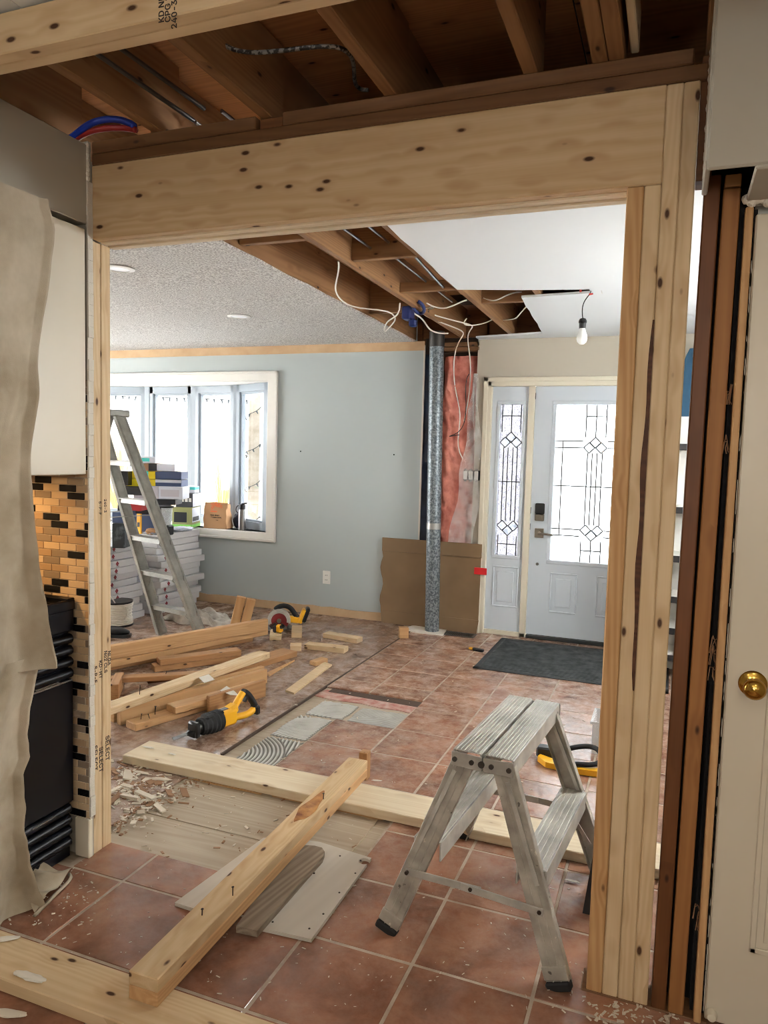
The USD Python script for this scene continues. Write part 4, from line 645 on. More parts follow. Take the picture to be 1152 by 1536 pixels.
# ---- kitchen lamps added out of view behind the camera to raise the brightness
for k, (x, y, lb) in enumerate(((-.6, -.4, 'added flush round kitchen ceiling lamp behind the camera, middle one'), (-.6, -1.9, 'added flush round kitchen ceiling lamp farthest behind the camera'), (.5, .3, 'added flush round kitchen ceiling lamp nearest to the closet door'))):
    o = thing('added_ceiling_lamp', lb, 'lamp', (x, y, 2.43), group='added kitchen lamps'); obj('base', MB().lathe([(0, 0), (.17, 0), (.17, -.02), (.15, -.03), (0, -.03)], n=32), 'trim_white', o, smooth=40)
    dl = UsdLux.DiskLight.Define(stage, str(o.GetPath()) + '/lamp'); dl.CreateRadiusAttr(.14); dl.CreateIntensityAttr(LAMP); dl.CreateColorAttr(Gf.Vec3f(1, .90, .78)); xf(dl.GetPrim(), None, (0, 0, -.034))

for k, (x, y, lb) in enumerate(((-.15, -.75, 'added round white pendant lamp behind the camera, nearer the drop cloth'), (.6, -.55, 'added round white pendant lamp behind the camera, nearer the closet door'))):  # globes added so their upward light reaches the joist cavity
    o = thing('added_pendant_lamp', lb, 'lamp', (x, y, 1.72)); obj('cord', MB().cyl((0, 0, .16), (0, 0, .71), .004, 6), 'cable_white', o); obj('cap', MB().lathe([(0, .15), (.04, .15), (.03, .19), (0, .2)], n=20), 'nickel', o, smooth=40)
    sl_ = UsdLux.SphereLight.Define(stage, str(o.GetPath()) + '/lamp'); sl_.CreateRadiusAttr(.14); sl_.CreateIntensityAttr(GLOBE); sl_.CreateColorAttr(Gf.Vec3f(1, .91, .80))
# ================================================================== timber on the floor
G1 = 'scrap pile'
P, Q = fl(236, 1513, .039), fl(551, 1166, .039)
def near_lumber(z, w, lab, m, P=P, Q=Q, e=0., nails=()): return front('long_timber', lab, P, Q, w, .038, m, z=z, nails=nails)
near_lumber(.0395, .089, 'lower old two-by-four of the doubled timber lying across the opening', 'pine_tan', P + np.array([-.0, 0, 0]), Q)
lt = near_lumber(.0782, .089, 'upper rough two-by-four of the doubled timber lying across the opening', 'pine_header', nails=((.18, 0, .02, .2), (.26, -.03, .03, 0), (.72, -.02, .025, .1)))
p = fl(541, 1160, .04); board('end_block', 'short brown block at the far end of the doubled timber', (p[0] + .0, p[1] + .02, .0), (p[0] + .0, p[1] + .02, .125), .04, .045, 'pine_brown', 'block', up=(0, 1, 0))
# stains on the upper timber
d = (Q - P) / np.linalg.norm(Q - P); nrm = np.array([-d[1], d[0], 0])
sm = MB(); a = P + d * .98 + nrm * .045
Rb = frame(d); poly = Polygon([(.11 * math.cos(t) * (1 + .18 * math.sin(2 * t + 1) + .12 * math.sin(5 * t)), .030 * math.sin(t) * (1 + .2 * math.cos(3 * t))) for t in np.linspace(0, 6.283, 50)[:-1]]); sm.prism(poly, 0, .0008, Rb, (a[0], a[1], .1162)); obj('resin_stain', sm, 'stain_amber', None, 'glossy amber stain on the upper rough timber', 'stain')
# plywood strips
def sheet(name, lab, pts, z0, z1, m, parent=None, holes=(), ang=None):
    c = np.mean([p[:2] for p in pts], axis=0); a = ang if ang is not None else math.atan2(pts[1][1] - pts[0][1], pts[1][0] - pts[0][0]); R = rotz(a); q = [((np.array(p[:2]) - c) @ R[:2, :2]) for p in pts]
    po = Polygon(q)
    for hx, hy, hr in holes: hh_ = (np.array([hx, hy]) - c) @ R[:2, :2]; po = po.difference(Polygon([(hh_[0] + hr * math.cos(t), hh_[1] + hr * math.sin(t)) for t in np.linspace(0, 6.283, 20)[:-1]]))
    return obj(name, MB().prism(po, z0, z1), m, parent, lab, 'board', R=R, t=(c[0], c[1], 0))
sheet('plywood_strip', 'grey plywood strip left of the doubled timber', [fl(262, 1360), fl(395, 1262), fl(430, 1262), fl(300, 1372)], .002, .014, 'plywood_panel', ang=math.radians(82))
pb = sheet('loose_plywood', 'pale grey plywood panel with a round notch under the rounded board', [fl(388, 1397), fl(467, 1415), fl(557, 1292), fl(480, 1268), fl(440, 1262)], .002, .013, 'plywood_panel', holes=[(fl(546, 1297)[0], fl(546, 1297)[1], .02)], ang=math.radians(82))
e0, e1, e2, e3 = fl(352, 1390, .014), fl(388, 1398, .014), fl(487, 1284, .014), fl(440, 1268, .014)
rb = sheet('rounded_board', 'weathered grey plywood board with rounded end and wavy grain', [fl(x, y, .03) for x, y in ((354, 1391), (386, 1398), (484, 1287), (487, 1279), (483, 1273), (472, 1270), (440, 1268))], .0135, .034, 'plywood_grey', ang=math.radians(80))
sc = MB()
for k in range(3): p = fl(rng.uniform(420, 500), rng.uniform(1275, 1400), .014); sc.cyl((p[0], p[1], .013), (p[0], p[1], .0155), .004, 6)
for (x, y) in ((409, 1383), (510, 1284), (541, 1291), (533, 1310), (509, 1339), (485, 1371), (464, 1393)): p = fl(x, y, .013); sc.cyl((p[0], p[1], .0125), (p[0], p[1], .0142), .0035, 8)
obj('screw_head', sc, 'nail', None, 'dark screw heads dotting the plywood pieces', 'screws', kind='stuff')
# living room pile
front('scrap_timber', 'long tan two-by-four on edge, topmost at the back of the pile', fl(120, 1018), fl(402, 962), .045, .089, 'pine_tan', z=.082, group=None)
front('scrap_timber', 'long tan two-by-four lying under the topmost one', fl(120, 1022), fl(402, 960), .089, .040, 'pine_tan', z=.041)
front('scrap_timber', 'hidden bottom two-by-four at the back of the pile', fl(120, 1016), fl(380, 962), .089, .039, 'pine_brown', z=.001)
front('scrap_timber', 'upper short brown two-by-four in the middle of the pile', fl(240, 1008), fl(362, 992), .089, .038, 'pine_brown', z=.0405)
front('scrap_timber', 'lower short brown two-by-four in the middle of the pile', fl(232, 1009), fl(362, 992), .089, .038, 'pine_brown', z=.001)
front('scrap_timber', 'stubby dark offcut under the middle of the pile', fl(222, 1026), fl(284, 1018), .08, .038, 'stud_dark', z=.001)
front('scrap_timber', 'brown lath with torn paper lying at the left of the pile', fl(165, 1038), fl(302, 1030), .07, .03, 'pine_brown', z=.05, nails=((.6, 0, .02, .3),))
front('scrap_timber', 'short crosswise brown offcut at the left of the pile', fl(178, 1050), fl(186, 1030), .05, .09, 'pine_brown', z=.001)
front('scrap_timber', 'long pale two-by-four slanting across the front of the pile', fl(120, 1090, .092), fl(405, 987, .092), .089, .038, 'pine_new', z=.092, nails=((.28, 0, .05, .1),))
front('scrap_timber', 'wide brown board under the end of the long pale one', fl(300, 1030), fl(446, 985), .14, .038, 'pine_brown', z=.001)
front('scrap_timber', 'rear tan two-by-four on edge in the front pair', fl(171, 1085) + np.array([0, .0, 0]), fl(397, 1020), .036, .087, 'pine_tan', z=.001)
front('scrap_timber', 'front tan two-by-four on edge in the front pair', fl(181, 1089), fl(401, 1025), .038, .089, 'pine_tan', z=.001)
front('scrap_timber', 'flat tan two-by-four with upright nails at the front of the pile', fl(203, 1098), fl(322, 1062), .089, .038, 'pine_tan', z=.001, nails=((.12, .0, .03, .2), (.2, -.02, .03, -.4), (.3, .01, .045, .2), (.33, .03, .04, 0), (.5, .02, .02, .1), (.55, -.01, .03, .3)))
front('scrap_timber', 'tan two-by-four stacked on the nailed one', fl(263, 1083), fl(396, 1045), .089, .038, 'pine_tan', z=.0395)
front('scrap_timber', 'rough brown board leaning on edge behind the reciprocating saw', fl(314, 1072), fl(399, 1045), .028, .10, 'pine_brown', z=.001)
for k, (dx, lb, h) in enumerate(((0, 'left upright offcut standing behind the pile', .30), (.075, 'right upright offcut standing behind the pile', .285))):
    p = fl(342, 950); board('upright_offcut', lb, (p[0] + dx, p[1] + dx * .3, .0), (p[0] + dx + .06, p[1] + dx * .3 + .03, h), .055, .07, 'pine_tan', 'offcut', up=(.8, .5, 0))
def offcut(lab, px0, px1, w, h, m='pine_new', z=.001, name='offcut', **kw): return front(name, lab, fl(*px0), fl(*px1), w, h, m, z=z, cat='offcut', **kw)
k1 = offcut('pale offcut with the tape measure on it', (404, 961), (422, 961), .20, .040); offcut('pale offcut right of the tape measure block', (437, 957), (453, 957), .26, .04)
offcut('longer pale offcut nearer the wall', (484, 957), (535, 966), .089, .038); offcut('longer pale offcut nearer the saw pile', (456, 974), (516, 981), .089, .038)
offcut('small pale cube-like offcut', (435, 977), (452, 977), .09, .04); offcut('small chipped offcut at the end of the lath', (474, 1000), (492, 994), .06, .03, 'pine_tan')
sheet('lath', 'thin pale lath pointing at the chipped offcut', [fl(428, 1038), fl(441, 1042), fl(498, 999), fl(486, 995)], .001, .012, 'pine_new'); sheet('lath', 'pointed pale wedge beside the pile', [fl(399, 1012), fl(404, 1015), fl(442, 992)], .001, .012, 'pine_tan')
offcut('brown wood block at the foot of the cardboard', (599, 958), (613, 958), .06, .085, 'pine_tan')
# torn grey card on the pile
for lb, pts in (('crumpled grey scrap on the front pair of timbers', [(298, 1025), (313, 1020), (322, 1028), (306, 1033)]), ('torn grey card bent over the stacked two-by-four', [(330, 1035), (340, 1028), (352, 1036), (358, 1042), (345, 1041)])):
    q = [fl(x, y, .10) for x, y in pts]; ZP = (.132, .135) if 'grey scrap' in lb else (.094, .097); obj('paper_scrap', MB().prism([(p[0], p[1]) for p in q], *ZP), 'drywall_edge', None, lb, 'scrap')
# debris
db = MB(); dbb = MB(); dust = MB()
def chip(mb, p, s):
    a = rng.uniform(0, 3.14); mb.box((p[0], p[1], p[2] + .002), (s * rng.uniform(.6, 2.2), s * rng.uniform(.3, .8), s * rng.uniform(.08, .3)), rotz(a) @ rotx(rng.uniform(-.3, .3)), .0008)
for k in range(330):
    x, y = rng.gauss(205, 30), rng.gauss(1178, 22)
    if 168 < x < 330 and 1142 < y < 1240: chip(db if rng.random() < .6 else dbb, fl(x, y), rng.uniform(.006, .03) * (2.2 if rng.random() < .12 else .9))
for k in range(220):
    t = rng.random(); x, y = 170 + 150 * t + rng.gauss(0, 8), 1240 - 85 * t + rng.gauss(0, 7); chip(db if rng.random() < .5 else dbb, fl(x, y), rng.uniform(.004, .018))
for k in range(160): chip(db if rng.random() < .7 else dbb, fl(rng.uniform(200, 540), rng.uniform(1170, 1290), -.005), rng.uniform(.003, .014))
for k in range(260): chip(db, fl(rng.uniform(40, 900), rng.uniform(1300, 1520)), rng.uniform(.002, .007))
for k in range(120): chip(db, fl(rng.gauss(90, 40), rng.gauss(1340, 30)), rng.uniform(.003, .009))
for k in range(160): chip(db if rng.random() < .8 else dbb, fl(rng.uniform(340, 900), rng.uniform(960, 1200)), rng.uniform(.003, .012))
for k in range(90): chip(db, fl(rng.uniform(880, 1045), rng.uniform(1505, 1536)), rng.uniform(.004, .012))
obj('plaster_crumbs', db, 'debris_pale', None, 'pale plaster crumbs and chips strewn over the floor', 'debris', kind='stuff'); obj('wood_splinters', dbb, 'debris_brown', None, 'brown wood splinters strewn over the floor', 'debris', kind='stuff')
for lb, x, y, z, s in (('pale splinter lying on the near floor plate', 45, 1467, .04, .05), ('flat pale chip below the near floor plate', 12, 1522, .002, .05), ('paper-like chip at the left end of the near plate', 8, 1410, .04, .04), ('grey lump of mortar on the far floor plate, left', 222, 1122, .04, .03), ('lump of mortar on the far floor plate, right', 258, 1132, .04, .022), ('white chip on the far floor plate', 565, 1172, .04, .022), ('reddish chip in the debris by the left studs', 212, 1160, .002, .04), ('curled brown shaving near the left studs', 240, 1170, .002, .05), ('dark crumb on the tile behind the stool', 858, 1323, .002, .025)):
    p = fl(x, y, z); obj('floor_chip', MB().blob((0, 0, .004), (s, s * .28, s * .08), 2, .35, 2.5, int(x)), 'plaster' if z > .01 else 'debris_pale', None, lb, 'chip', R=rotz(rng.uniform(-.1, .7)), t=(p[0], p[1], z))
# ================================================================== ladders
def cs(p, q, w, d, up, lip=.012, th=.004):      # U-channel from p to q: web w wide, flanges d deep towards up
    p, q = np.asarray(p, float), np.asarray(q, float); R = frame(q - p, up); Ln = np.linalg.norm(q - p); m = MB()
    m.add(*MB().box((Ln / 2, 0, th / 2), (Ln, w, th), b=.001).get(), R, p)
    for s in (-1, 1): m.add(*MB().box((Ln / 2, s * (w / 2 - th / 2), -d / 2), (Ln, th, d), b=.001).get(), R, p); m.add(*MB().box((Ln / 2, s * w * .17, th + .0012), (Ln, .004, .003), b=.0008).get(), R, p)
    return m
sb = thing('step_stool', 'scuffed aluminium trestle step stool standing in the opening', 'step stool', (-.447, 2.325, 0), rotz(math.radians(-5)))
HT, LY = .585, .30
for sx in (-1, 1):
    for sy in (-1, 1):
        foot = np.array([sx * .262, sy * (LY + .02), .01]); topp = np.array([sx * .056, .288 if sy > 0 else -.245, HT - .02]); o = obj('rail', cs(foot, topp, .066, .024, (0, sy, 0)), 'aluminium_dirty', sb)
        obj('foot_cap', MB().bar(foot + (sx * .004, 0, -.01), foot + (topp - foot) * .022, .070, .030, (0, sy, 0), .004), 'black_rubber', sb); obj('foot_bracket', MB().bar(foot + (topp - foot) * .03 + (0, sy * .004, 0), foot + (topp - foot) * .09 + (0, sy * .004, 0), .07, .012, (0, sy, 0), .002), 'aluminium_dirty', sb)
    t = MB().bx(sx * .007, sx * .091, -.257, LY + .012, HT - .003, HT, .001).bx(sx * .005, sx * .010, -.255, LY + .01, HT - .05, HT - .002, .001).bx(sx * .087, sx * .092, -.255, LY + .01, HT - .056, HT - .002, .001)
    for k in range(7): x = sx * (.014 + k * .0115); t.bx(x - .003, x + .003, -.255, LY + .01, HT - .001, HT + .0018, .0008)
    obj('top_step', t, 'aluminium', sb)
    f = .50; x = sx * (.262 + (.056 - .262) * f); m = MB().bx(x - .042, x + .042, -.268, LY - .006, HT * f - .003, HT * f, .001).bx(x - .044, x - .039, -.268, LY - .006, HT * f - .06, HT * f, .001).bx(x + .039, x + .044, -.268, LY - .006, HT * f - .06, HT * f, .001)
    for k in range(5): m.bx(x - .034 + k * .017 - .003, x - .034 + k * .017 + .003, -.266, LY - .008, HT * f - .001, HT * f + .0018, .0008)
    obj('middle_step', m, 'aluminium', sb)
    for sy in (-1, 1): obj('brace', MB().bar((sx * .08, sy * (LY - .03), HT - .06), (sx * .185, sy * (LY + .0), HT * .45), .012, .004, (0, 1, 0)), 'aluminium', sb); obj('brace', MB().bar((sx * .165, sy * (LY - .12), HT * f - .02), (sx * .225, sy * (LY - .025), .12), .012, .004, (0, 1, 0)), 'aluminium', sb)
for sy in (-1, 1):
    y = sy * (LY + .018); obj('spreader_bar', MB().bar((-.205, y, .205), (.03, y - .0, .212), .022, .005, (0, 1, 0), .001).bar((-.03, y + sy * .005, .212), (.21, y + sy * .005, .205), .022, .005, (0, 1, 0), .001), 'aluminium', sb)
    [obj('rivet', MB().cyl((x, y - .001, z), (x, y + sy * .011, z), .006, 8), 'nail', sb) for x, z in ((-.2, .205), (.0, .212), (.2, .205))]
    yy = LY + .006 if sy > 0 else -.251; obj('top_bracket', MB().bar((-.094, yy + sy * .012, HT - .026), (.0, yy + sy * .012, HT - .028), .042, .006, (0, 1, 0), .003).bar((.004, yy + sy * .012, HT - .028), (.094, yy + sy * .012, HT - .026), .042, .006, (0, 1, 0), .003), 'aluminium', sb)
    [obj('bolt', MB().cyl((x, yy + sy * .010, HT - .027), (x, yy + sy * .020, HT - .027), .0075 if x else .010, 10), 'steel_dark', sb) for x in (-.082, -.03, 0, .03, .082)]
# tall stepladder in the living room
lad = thing('stepladder', 'tall grey aluminium stepladder in front of the stacked cartons', 'stepladder')
F1, F2 = fl(243, 951), fl(305, 963); T1, T2 = EYE + ray(148, 625) * 5.65, EYE + ray(178, 622) * 5.35; T1[2] = T2[2] = 1.67
nl = np.cross(T2 - F2, F1 - F2); nl /= np.linalg.norm(nl); nl = nl if nl @ (F1 - T1) * np.array([1, 1, 0]).sum() > 0 and nl[1] > 0 else -nl
for A, B in ((F1, T1), (F2, T2)): obj('rail', MB().bar(A, B, .09, .036, np.cross(B - A, nl), .004).bar(A - nl * .03, B - nl * .03, .012, .042, np.cross(B - A, nl), .002).bar(A + nl * .03, B + nl * .03, .012, .042, np.cross(B - A, nl), .002), 'ladder_grey', lad)
hd_ = np.array([F1[0] + F2[0] - T1[0] - T2[0], F1[1] + F2[1] - T1[1] - T2[1], 0]); hd_ /= np.linalg.norm(hd_)
for f in (.14, .30, .46, .63, .80):
    a, b = F1 + (T1 - F1) * f, F2 + (T2 - F2) * f; obj('step', MB().bar(a, b, .085, .006, (0, 0, 1), .001).bar(a + hd_ * .04 - (0, 0, .017), b + hd_ * .04 - (0, 0, .017), .005, .036, (0, 0, 1), .001).bar(a - hd_ * .04 - (0, 0, .017), b - hd_ * .04 - (0, 0, .017), .005, .036, (0, 0, 1), .001), 'ladder_grey', lad)
    if f < .5:
        for e, s, F, T in ((a, 1, F1, T1), (b, -1, F2, T2)): d_ = (b - a) * s / np.linalg.norm(b - a); obj('knee_brace', MB().bar(e + d_ * .10 - (0, 0, .03), e - (T - F) * .07 + d_ * .015, .014, .004, hd_), 'ladder_grey', lad)
R1, R2 = np.array([*(2 * T1 - F1)[:2], 0]) + hd_ * .1, np.array([*(2 * T2 - F2)[:2], 0]) + hd_ * .1
for A, B in ((R1, T1), (R2, T2)): obj('rear_leg', MB().bar(A, B - hd_ * .05, .03, .04, (0, 1, 0), .003), 'ladder_grey', lad)
for f in (.2, .5, .8): obj('rear_bar', MB().bar(R1 + (T1 - R1) * f, R2 + (T2 - R2) * f, .03, .02, (0, 0, 1), .002), 'ladder_grey', lad)
for F, T, R_ in ((F1, T1, R1), (F2, T2, R2)): obj('spreader', MB().bar(F + (T - F) * .57, R_ + (T - R_) * .55, .022, .005, hd_ if False else (0, 0, 1), .001), 'ladder_grey', lad)
obj('top_cap', MB().box(((T1 + T2) / 2 + (0, 0, .01)), (np.linalg.norm(T2 - T1) + .05, .15, .05), frame(T2 - T1), b=.008), 'ladder_grey', lad)

# ================================================================== tools on the floor
# reciprocating saw, lying; local x from blade to grip
a, b = fl(292, 1108), fl(372, 1078); dirx = (b - a) / np.linalg.norm(b - a); rs = thing('reciprocating_saw', 'yellow and black cordless reciprocating saw lying on the floor', 'saw', (a[0], a[1], 0), np.stack([dirx, [-dirx[1], dirx[0], 0], [0, 0, 1]], 1))
obj('blade', MB().bx(-.13, .03, -.001, .001, .032, .048).add(*MB().prism([(-.13, .032), (-.14, .048), (-.13, .048)], -.001, .001, RC).get()), 'steel', rs)
obj('shoe', MB().bx(-.02, .012, -.036, .036, .01, .088, .012).bx(-.03, -.012, -.03, .03, .015, .045, .006), 'black_plastic', rs, smooth=40)
obj('chuck', MB().cyl((.0, 0, .05), (.05, 0, .05), .028, 16), 'steel_dark', rs, smooth=40)
bt = []; [bt.extend([(.040 + (.004 if k % 2 else 0) + .002 * min(k, 6), .03 + k * .013)]) for k in range(11)]
obj('boot', MB().lathe([(0, .03)] + bt + [(0, .172)], (0, 0, .052), 24, np.stack([[0, 1, 0], [0, 0, 1], [1, 0, 0]], 1)), 'black_rubber', rs, smooth=25)
obj('boot_top', MB().box((.115, 0, .088), (.12, .062, .03), b=.012), 'black_rubber', rs)
obj('body', MB().box((.205, 0, .055), (.11, .078, .088), b=.014).box((.24, 0, .085), (.07, .06, .05), roty(-.25), .012), 'yellow', rs); obj('plate', MB().box((.20, 0, .1005), (.06, .03, .004), b=.001), 'steel_dark', rs)
hb = MB()
hb.tube(spline([(.255, 0, .085), (.285, 0, .115), (.315, 0, .145), (.325, 0, .155)], 12), .019, 10).tube(spline([(.25, 0, .035), (.31, 0, .03), (.375, 0, .03), (.41, 0, .045)], 12), .019, 10)
obj('handle_frame', hb, 'yellow', rs, smooth=40); obj('grip', MB().tube(spline([(.325, 0, .157), (.355, 0, .14), (.385, 0, .105), (.41, 0, .065), (.418, 0, .04)], 16), [.018] * 14 + [.02, .019], 12), 'black_rubber', rs, smooth=40)
obj('trigger', MB().box((.345, 0, .115), (.02, .02, .035), roty(.6), .004), 'black_plastic', rs)
obj('battery_foot', MB().box((.418, 0, .038), (.03, .06, .05), b=.008), 'black_plastic', rs)
# circular saw, disc facing the camera
c = fl(422, 946); vd = np.array([-c[0], -c[1], 0]) / np.hypot(c[0], c[1]); xr = np.array([-vd[1], vd[0], 0]); xr = xr if xr @ rgt > 0 else -xr
cw = thing('circular_saw', 'yellow and black circular saw with silver guard near the far wall', 'saw', (c[0], c[1], 0), np.stack([xr, -vd, [0, 0, 1]], 1)); RD = np.stack([[1, 0, 0], [0, 0, 1], [0, -1, 0]], 1)
arc = lambda r0, r1, a0, a1: [(r1 * math.cos(t), r1 * math.sin(t)) for t in np.linspace(a0, a1, 28)] + [(r0 * math.cos(t), r0 * math.sin(t)) for t in np.linspace(a1, a0, 28)]
obj('blade', MB().prism(Polygon([(.078 * math.cos(t) * (1 + .015 * (k % 2)), .078 * math.sin(t) * (1 + .015 * (k % 2))) for k, t in enumerate(np.linspace(0, 6.283, 97)[:-1])]), -.001, .001, RD, (-.02, -.03, .088)), 'saw_red', cw)
obj('upper_guard', MB().prism(arc(.062, .092, -.2, 3.5), -.012, .012, RD, (-.02, -.035, .09)).prism(arc(.0, .09, .0, 3.3), -.03, -.026, RD, (-.02, .0, .09)), 'aluminium', cw)
obj('lower_guard', MB().prism(arc(.03, .086, 3.6, 5.6), -.006, .004, RD, (-.02, -.035, .088)), 'steel_dark', cw); obj('arbor', MB().cyl((-.02, -.045, .088), (-.02, .0, .088), .018, 16), 'steel', cw, smooth=40)
obj('base_plate', MB().bx(-.15, .13, -.045, .08, .02, .025, .001), 'steel_dark', cw); obj('motor', MB().cyl((-.01, .0, .095), (-.01, .14, .095), .045, 20), 'black_plastic', cw, smooth=40)
obj('rear_handle', MB().tube(spline([(-.05, .03, .165), (.0, .03, .195), (.06, .03, .185), (.10, .03, .14), (.13, .03, .10)], 20), .020, 12), 'black_rubber', cw, smooth=40); obj('body', MB().box((.10, .03, .085), (.09, .06, .05), roty(.1), .012).box((.165, .03, .115), (.035, .08, .12), roty(.35), .008), 'yellow', cw)
obj('battery', MB().box((.195, .03, .125), (.035, .085, .12), roty(.35), .008), 'black_plastic', cw)
p = fl(413, 951, .04); tm = thing('tape_measure', 'yellow and black tape measure on a pale offcut', 'tape measure', (p[0], p[1] + .04, .0425)); obj('case', MB().box((.012, 0, .032), (.055, .045, .062), b=.014), 'yellow', tm); obj('bumper', MB().box((-.022, 0, .028), (.03, .047, .055), b=.01).box((.035, 0, .05), (.025, .047, .03), b=.008), 'black_rubber', tm); obj('blade_tip', MB().bar((.03, 0, .004), (.075, 0, .001), .018, .001), 'tape_metal', tm)
p = fl(712, 976); kn = thing('utility_knife', 'small yellow and black utility knife on the tiles by the mat', 'knife', (p[0], p[1], 0), rotz(-.25)); obj('handle', MB().box((.03, 0, .012), (.09, .028, .022), b=.006), 'black_plastic', kn); obj('nose', MB().box((-.03, 0, .012), (.035, .026, .018), b=.005), 'yellow', kn); obj('blade', MB().box((-.055, 0, .011), (.02, .016, .001)), 'steel', kn)
# floor register
o = thing('floor_register', 'grey slotted floor register at the foot of the cardboard', 'vent', (-1.565, 5.755, 0)); obj('tray', MB().bx(-.15, .15, -.05, .05, 0, .004), 'hole_dark', o); fm = MB().bx(-.16, .16, -.062, -.045, 0, .008, .002).bx(-.16, .16, .045, .062, 0, .008, .002).bx(-.16, -.14, -.06, .06, 0, .008, .002).bx(.14, .16, -.06, .06, 0, .008, .002); obj('frame', fm, 'steel', o)
for k in range(19): x = -.132 + k * .0147; obj('louvre', MB().bx(x - .0028, x + .0028, -.046, .046, .002, .007), 'steel', o)
# door mat
mt = thing('door_mat', 'dark ribbed rubber door mat before the front door', 'mat'); e = [fl(748, 957), fl(712, 1003), fl(898, 1027), fl(925, 975)]
MX0, MX1, MY0, MY1 = -1.20, .05, 4.88, 5.80
obj('pad', MB().bx(MX0 + .03, MX1 - .03, MY0 + .03, MY1 - .03, .001, .008), 'mat_rubber', mt); bd = MB().bx(MX0, MX1, MY0, MY0 + .04, .001, .006, .002).bx(MX0, MX1, MY1 - .04, MY1, .001, .006, .002).bx(MX0, MX0 + .04, MY0, MY1, .001, .006, .002).bx(MX1 - .04, MX1, MY0, MY1, .001, .006, .002); obj('border', bd, 'rubber_edge', mt)
rbm = MB(); [rbm.bx(MX0 + .045, MX1 - .045, y, y + .009, .007, .0115) for y in np.arange(MY0 + .05, MY1 - .05, .018)]; obj('ribs', rbm, 'mat_rubber', mt)
# saw behind the stool, clear bin, black leaning case
p = fl(858, 1150); ys = thing('hand_saw', 'yellow saw with black looped handle on the floor behind the stool', 'saw', (p[0], p[1], 0), rotz(.1))
obj('body', MB().prism([(-.16, .0), (-.12, -.06), (.0, -.09), (.2, -.09), (.2, -.05), (.02, -.05), (-.1, .0), (-.15, .03)], .004, .03), 'yellow', ys); obj('front_pad', MB().box((-.13, .06, .035), (.08, .06, .05), b=.008), 'black_plastic', ys)
obj('loop_handle', MB().tube(spline([(-.06, .08, .03), (.02, .10, .06), (.10, .09, .07), (.13, .02, .06), (.11, -.05, .05), (.03, -.06, .04), (-.02, -.05, .03)], 30), .012, 10), 'black_rubber', ys, smooth=40)
p = fl(915, 1135); bn = thing('plastic_bin', 'clear plastic bin behind the new studs', 'bin', (p[0] + .06, p[1] + .1, 0)); b_ = MB(); 
for (x0, x1, y0, y1) in ((-.15, -.146, -.1, .1), (.146, .15, -.1, .1), (-.15, .15, -.1, -.096), (-.15, .15, .096, .1)): b_.bx(x0, x1, y0, y1, .002, .16)
obj('wall', b_, 'clear_plastic', bn); obj('rim', MB().bx(-.16, .16, -.11, -.1, .15, .165, .002).bx(-.16, -.15, -.11, .11, .15, .165, .002).bx(.15, .16, -.11, .11, .15, .165, .002).bx(-.16, .16, .1, .11, .15, .165, .002), 'clear_plastic', bn)
bl = thing('black_case', 'tapered black plastic case standing behind the new studs', 'case', (-.165, 2.42, 0)); obj('shell', MB().prism([(-.028, .001), (.05, .001), (.05, .24), (.0, .24)], -.06, .06, np.array([[1, 0, 0], [0, 0, -1], [0, 1, 0]])), 'black_plastic', bl); obj('rib', MB().bx(.005, .012, -.064, .064, .02, .22, .002), 'black_plastic', bl)
# things glimpsed through the gap at the right
sh = thing('shelf_unit', 'white shelf unit with dark shelf edges glimpsed through the gap by the old studs', 'shelf'); SY = 5.2
obj('back', MB().bx(-.02, .6, SY + .28, SY + .3, 0, 1.75, .003), 'trim_white', sh); obj('side', MB().bx(-.03, -.01, SY, SY + .3, 0, 1.75, .003), 'trim_white', sh); obj('side', MB().bx(.59, .61, SY, SY + .3, 0, 1.75, .003), 'trim_white', sh)
for z in (1.53, 1.12, .80, .53, .32, .14): obj('shelf', MB().bx(-.01, .59, SY, SY + .29, z, z + .03, .003), 'trim_white', sh); obj('shelf_edge', MB().bx(-.01, .59, SY - .012, SY, z - .012, z + .03, .003), 'shelf_dark', sh)
jx = atY(1032, 560, 5.8)[0]; jk = thing('jacket', 'blue jacket hanging on the entry wall, seen at the gap between new and old studs', 'jacket'); m = MB(); n, k_ = 30, 14; P = np.zeros((n, k_, 3))
for i in range(n):
    for j in range(k_): a = j / (k_ - 1) * 2 * math.pi; s = i / (n - 1); r = .05 + .12 * math.sin(min(1, s * 1.2) * 1.5); P[i, j] = (jx + .07 + r * 1.2 * math.cos(a) + .01 * math.sin(a * 5 + s * 6), 5.81 + r * .5 * math.sin(a), 2.25 - .65 * s)
obj('body', m.grid(P), 'jacket_blue', jk, smooth=True); obj('hook', MB().tube([(jx + .07, 5.81, 2.23), (jx + .07, 5.82, 2.27), (jx + .07, 5.9, 2.28)], .005), 'steel', jk)
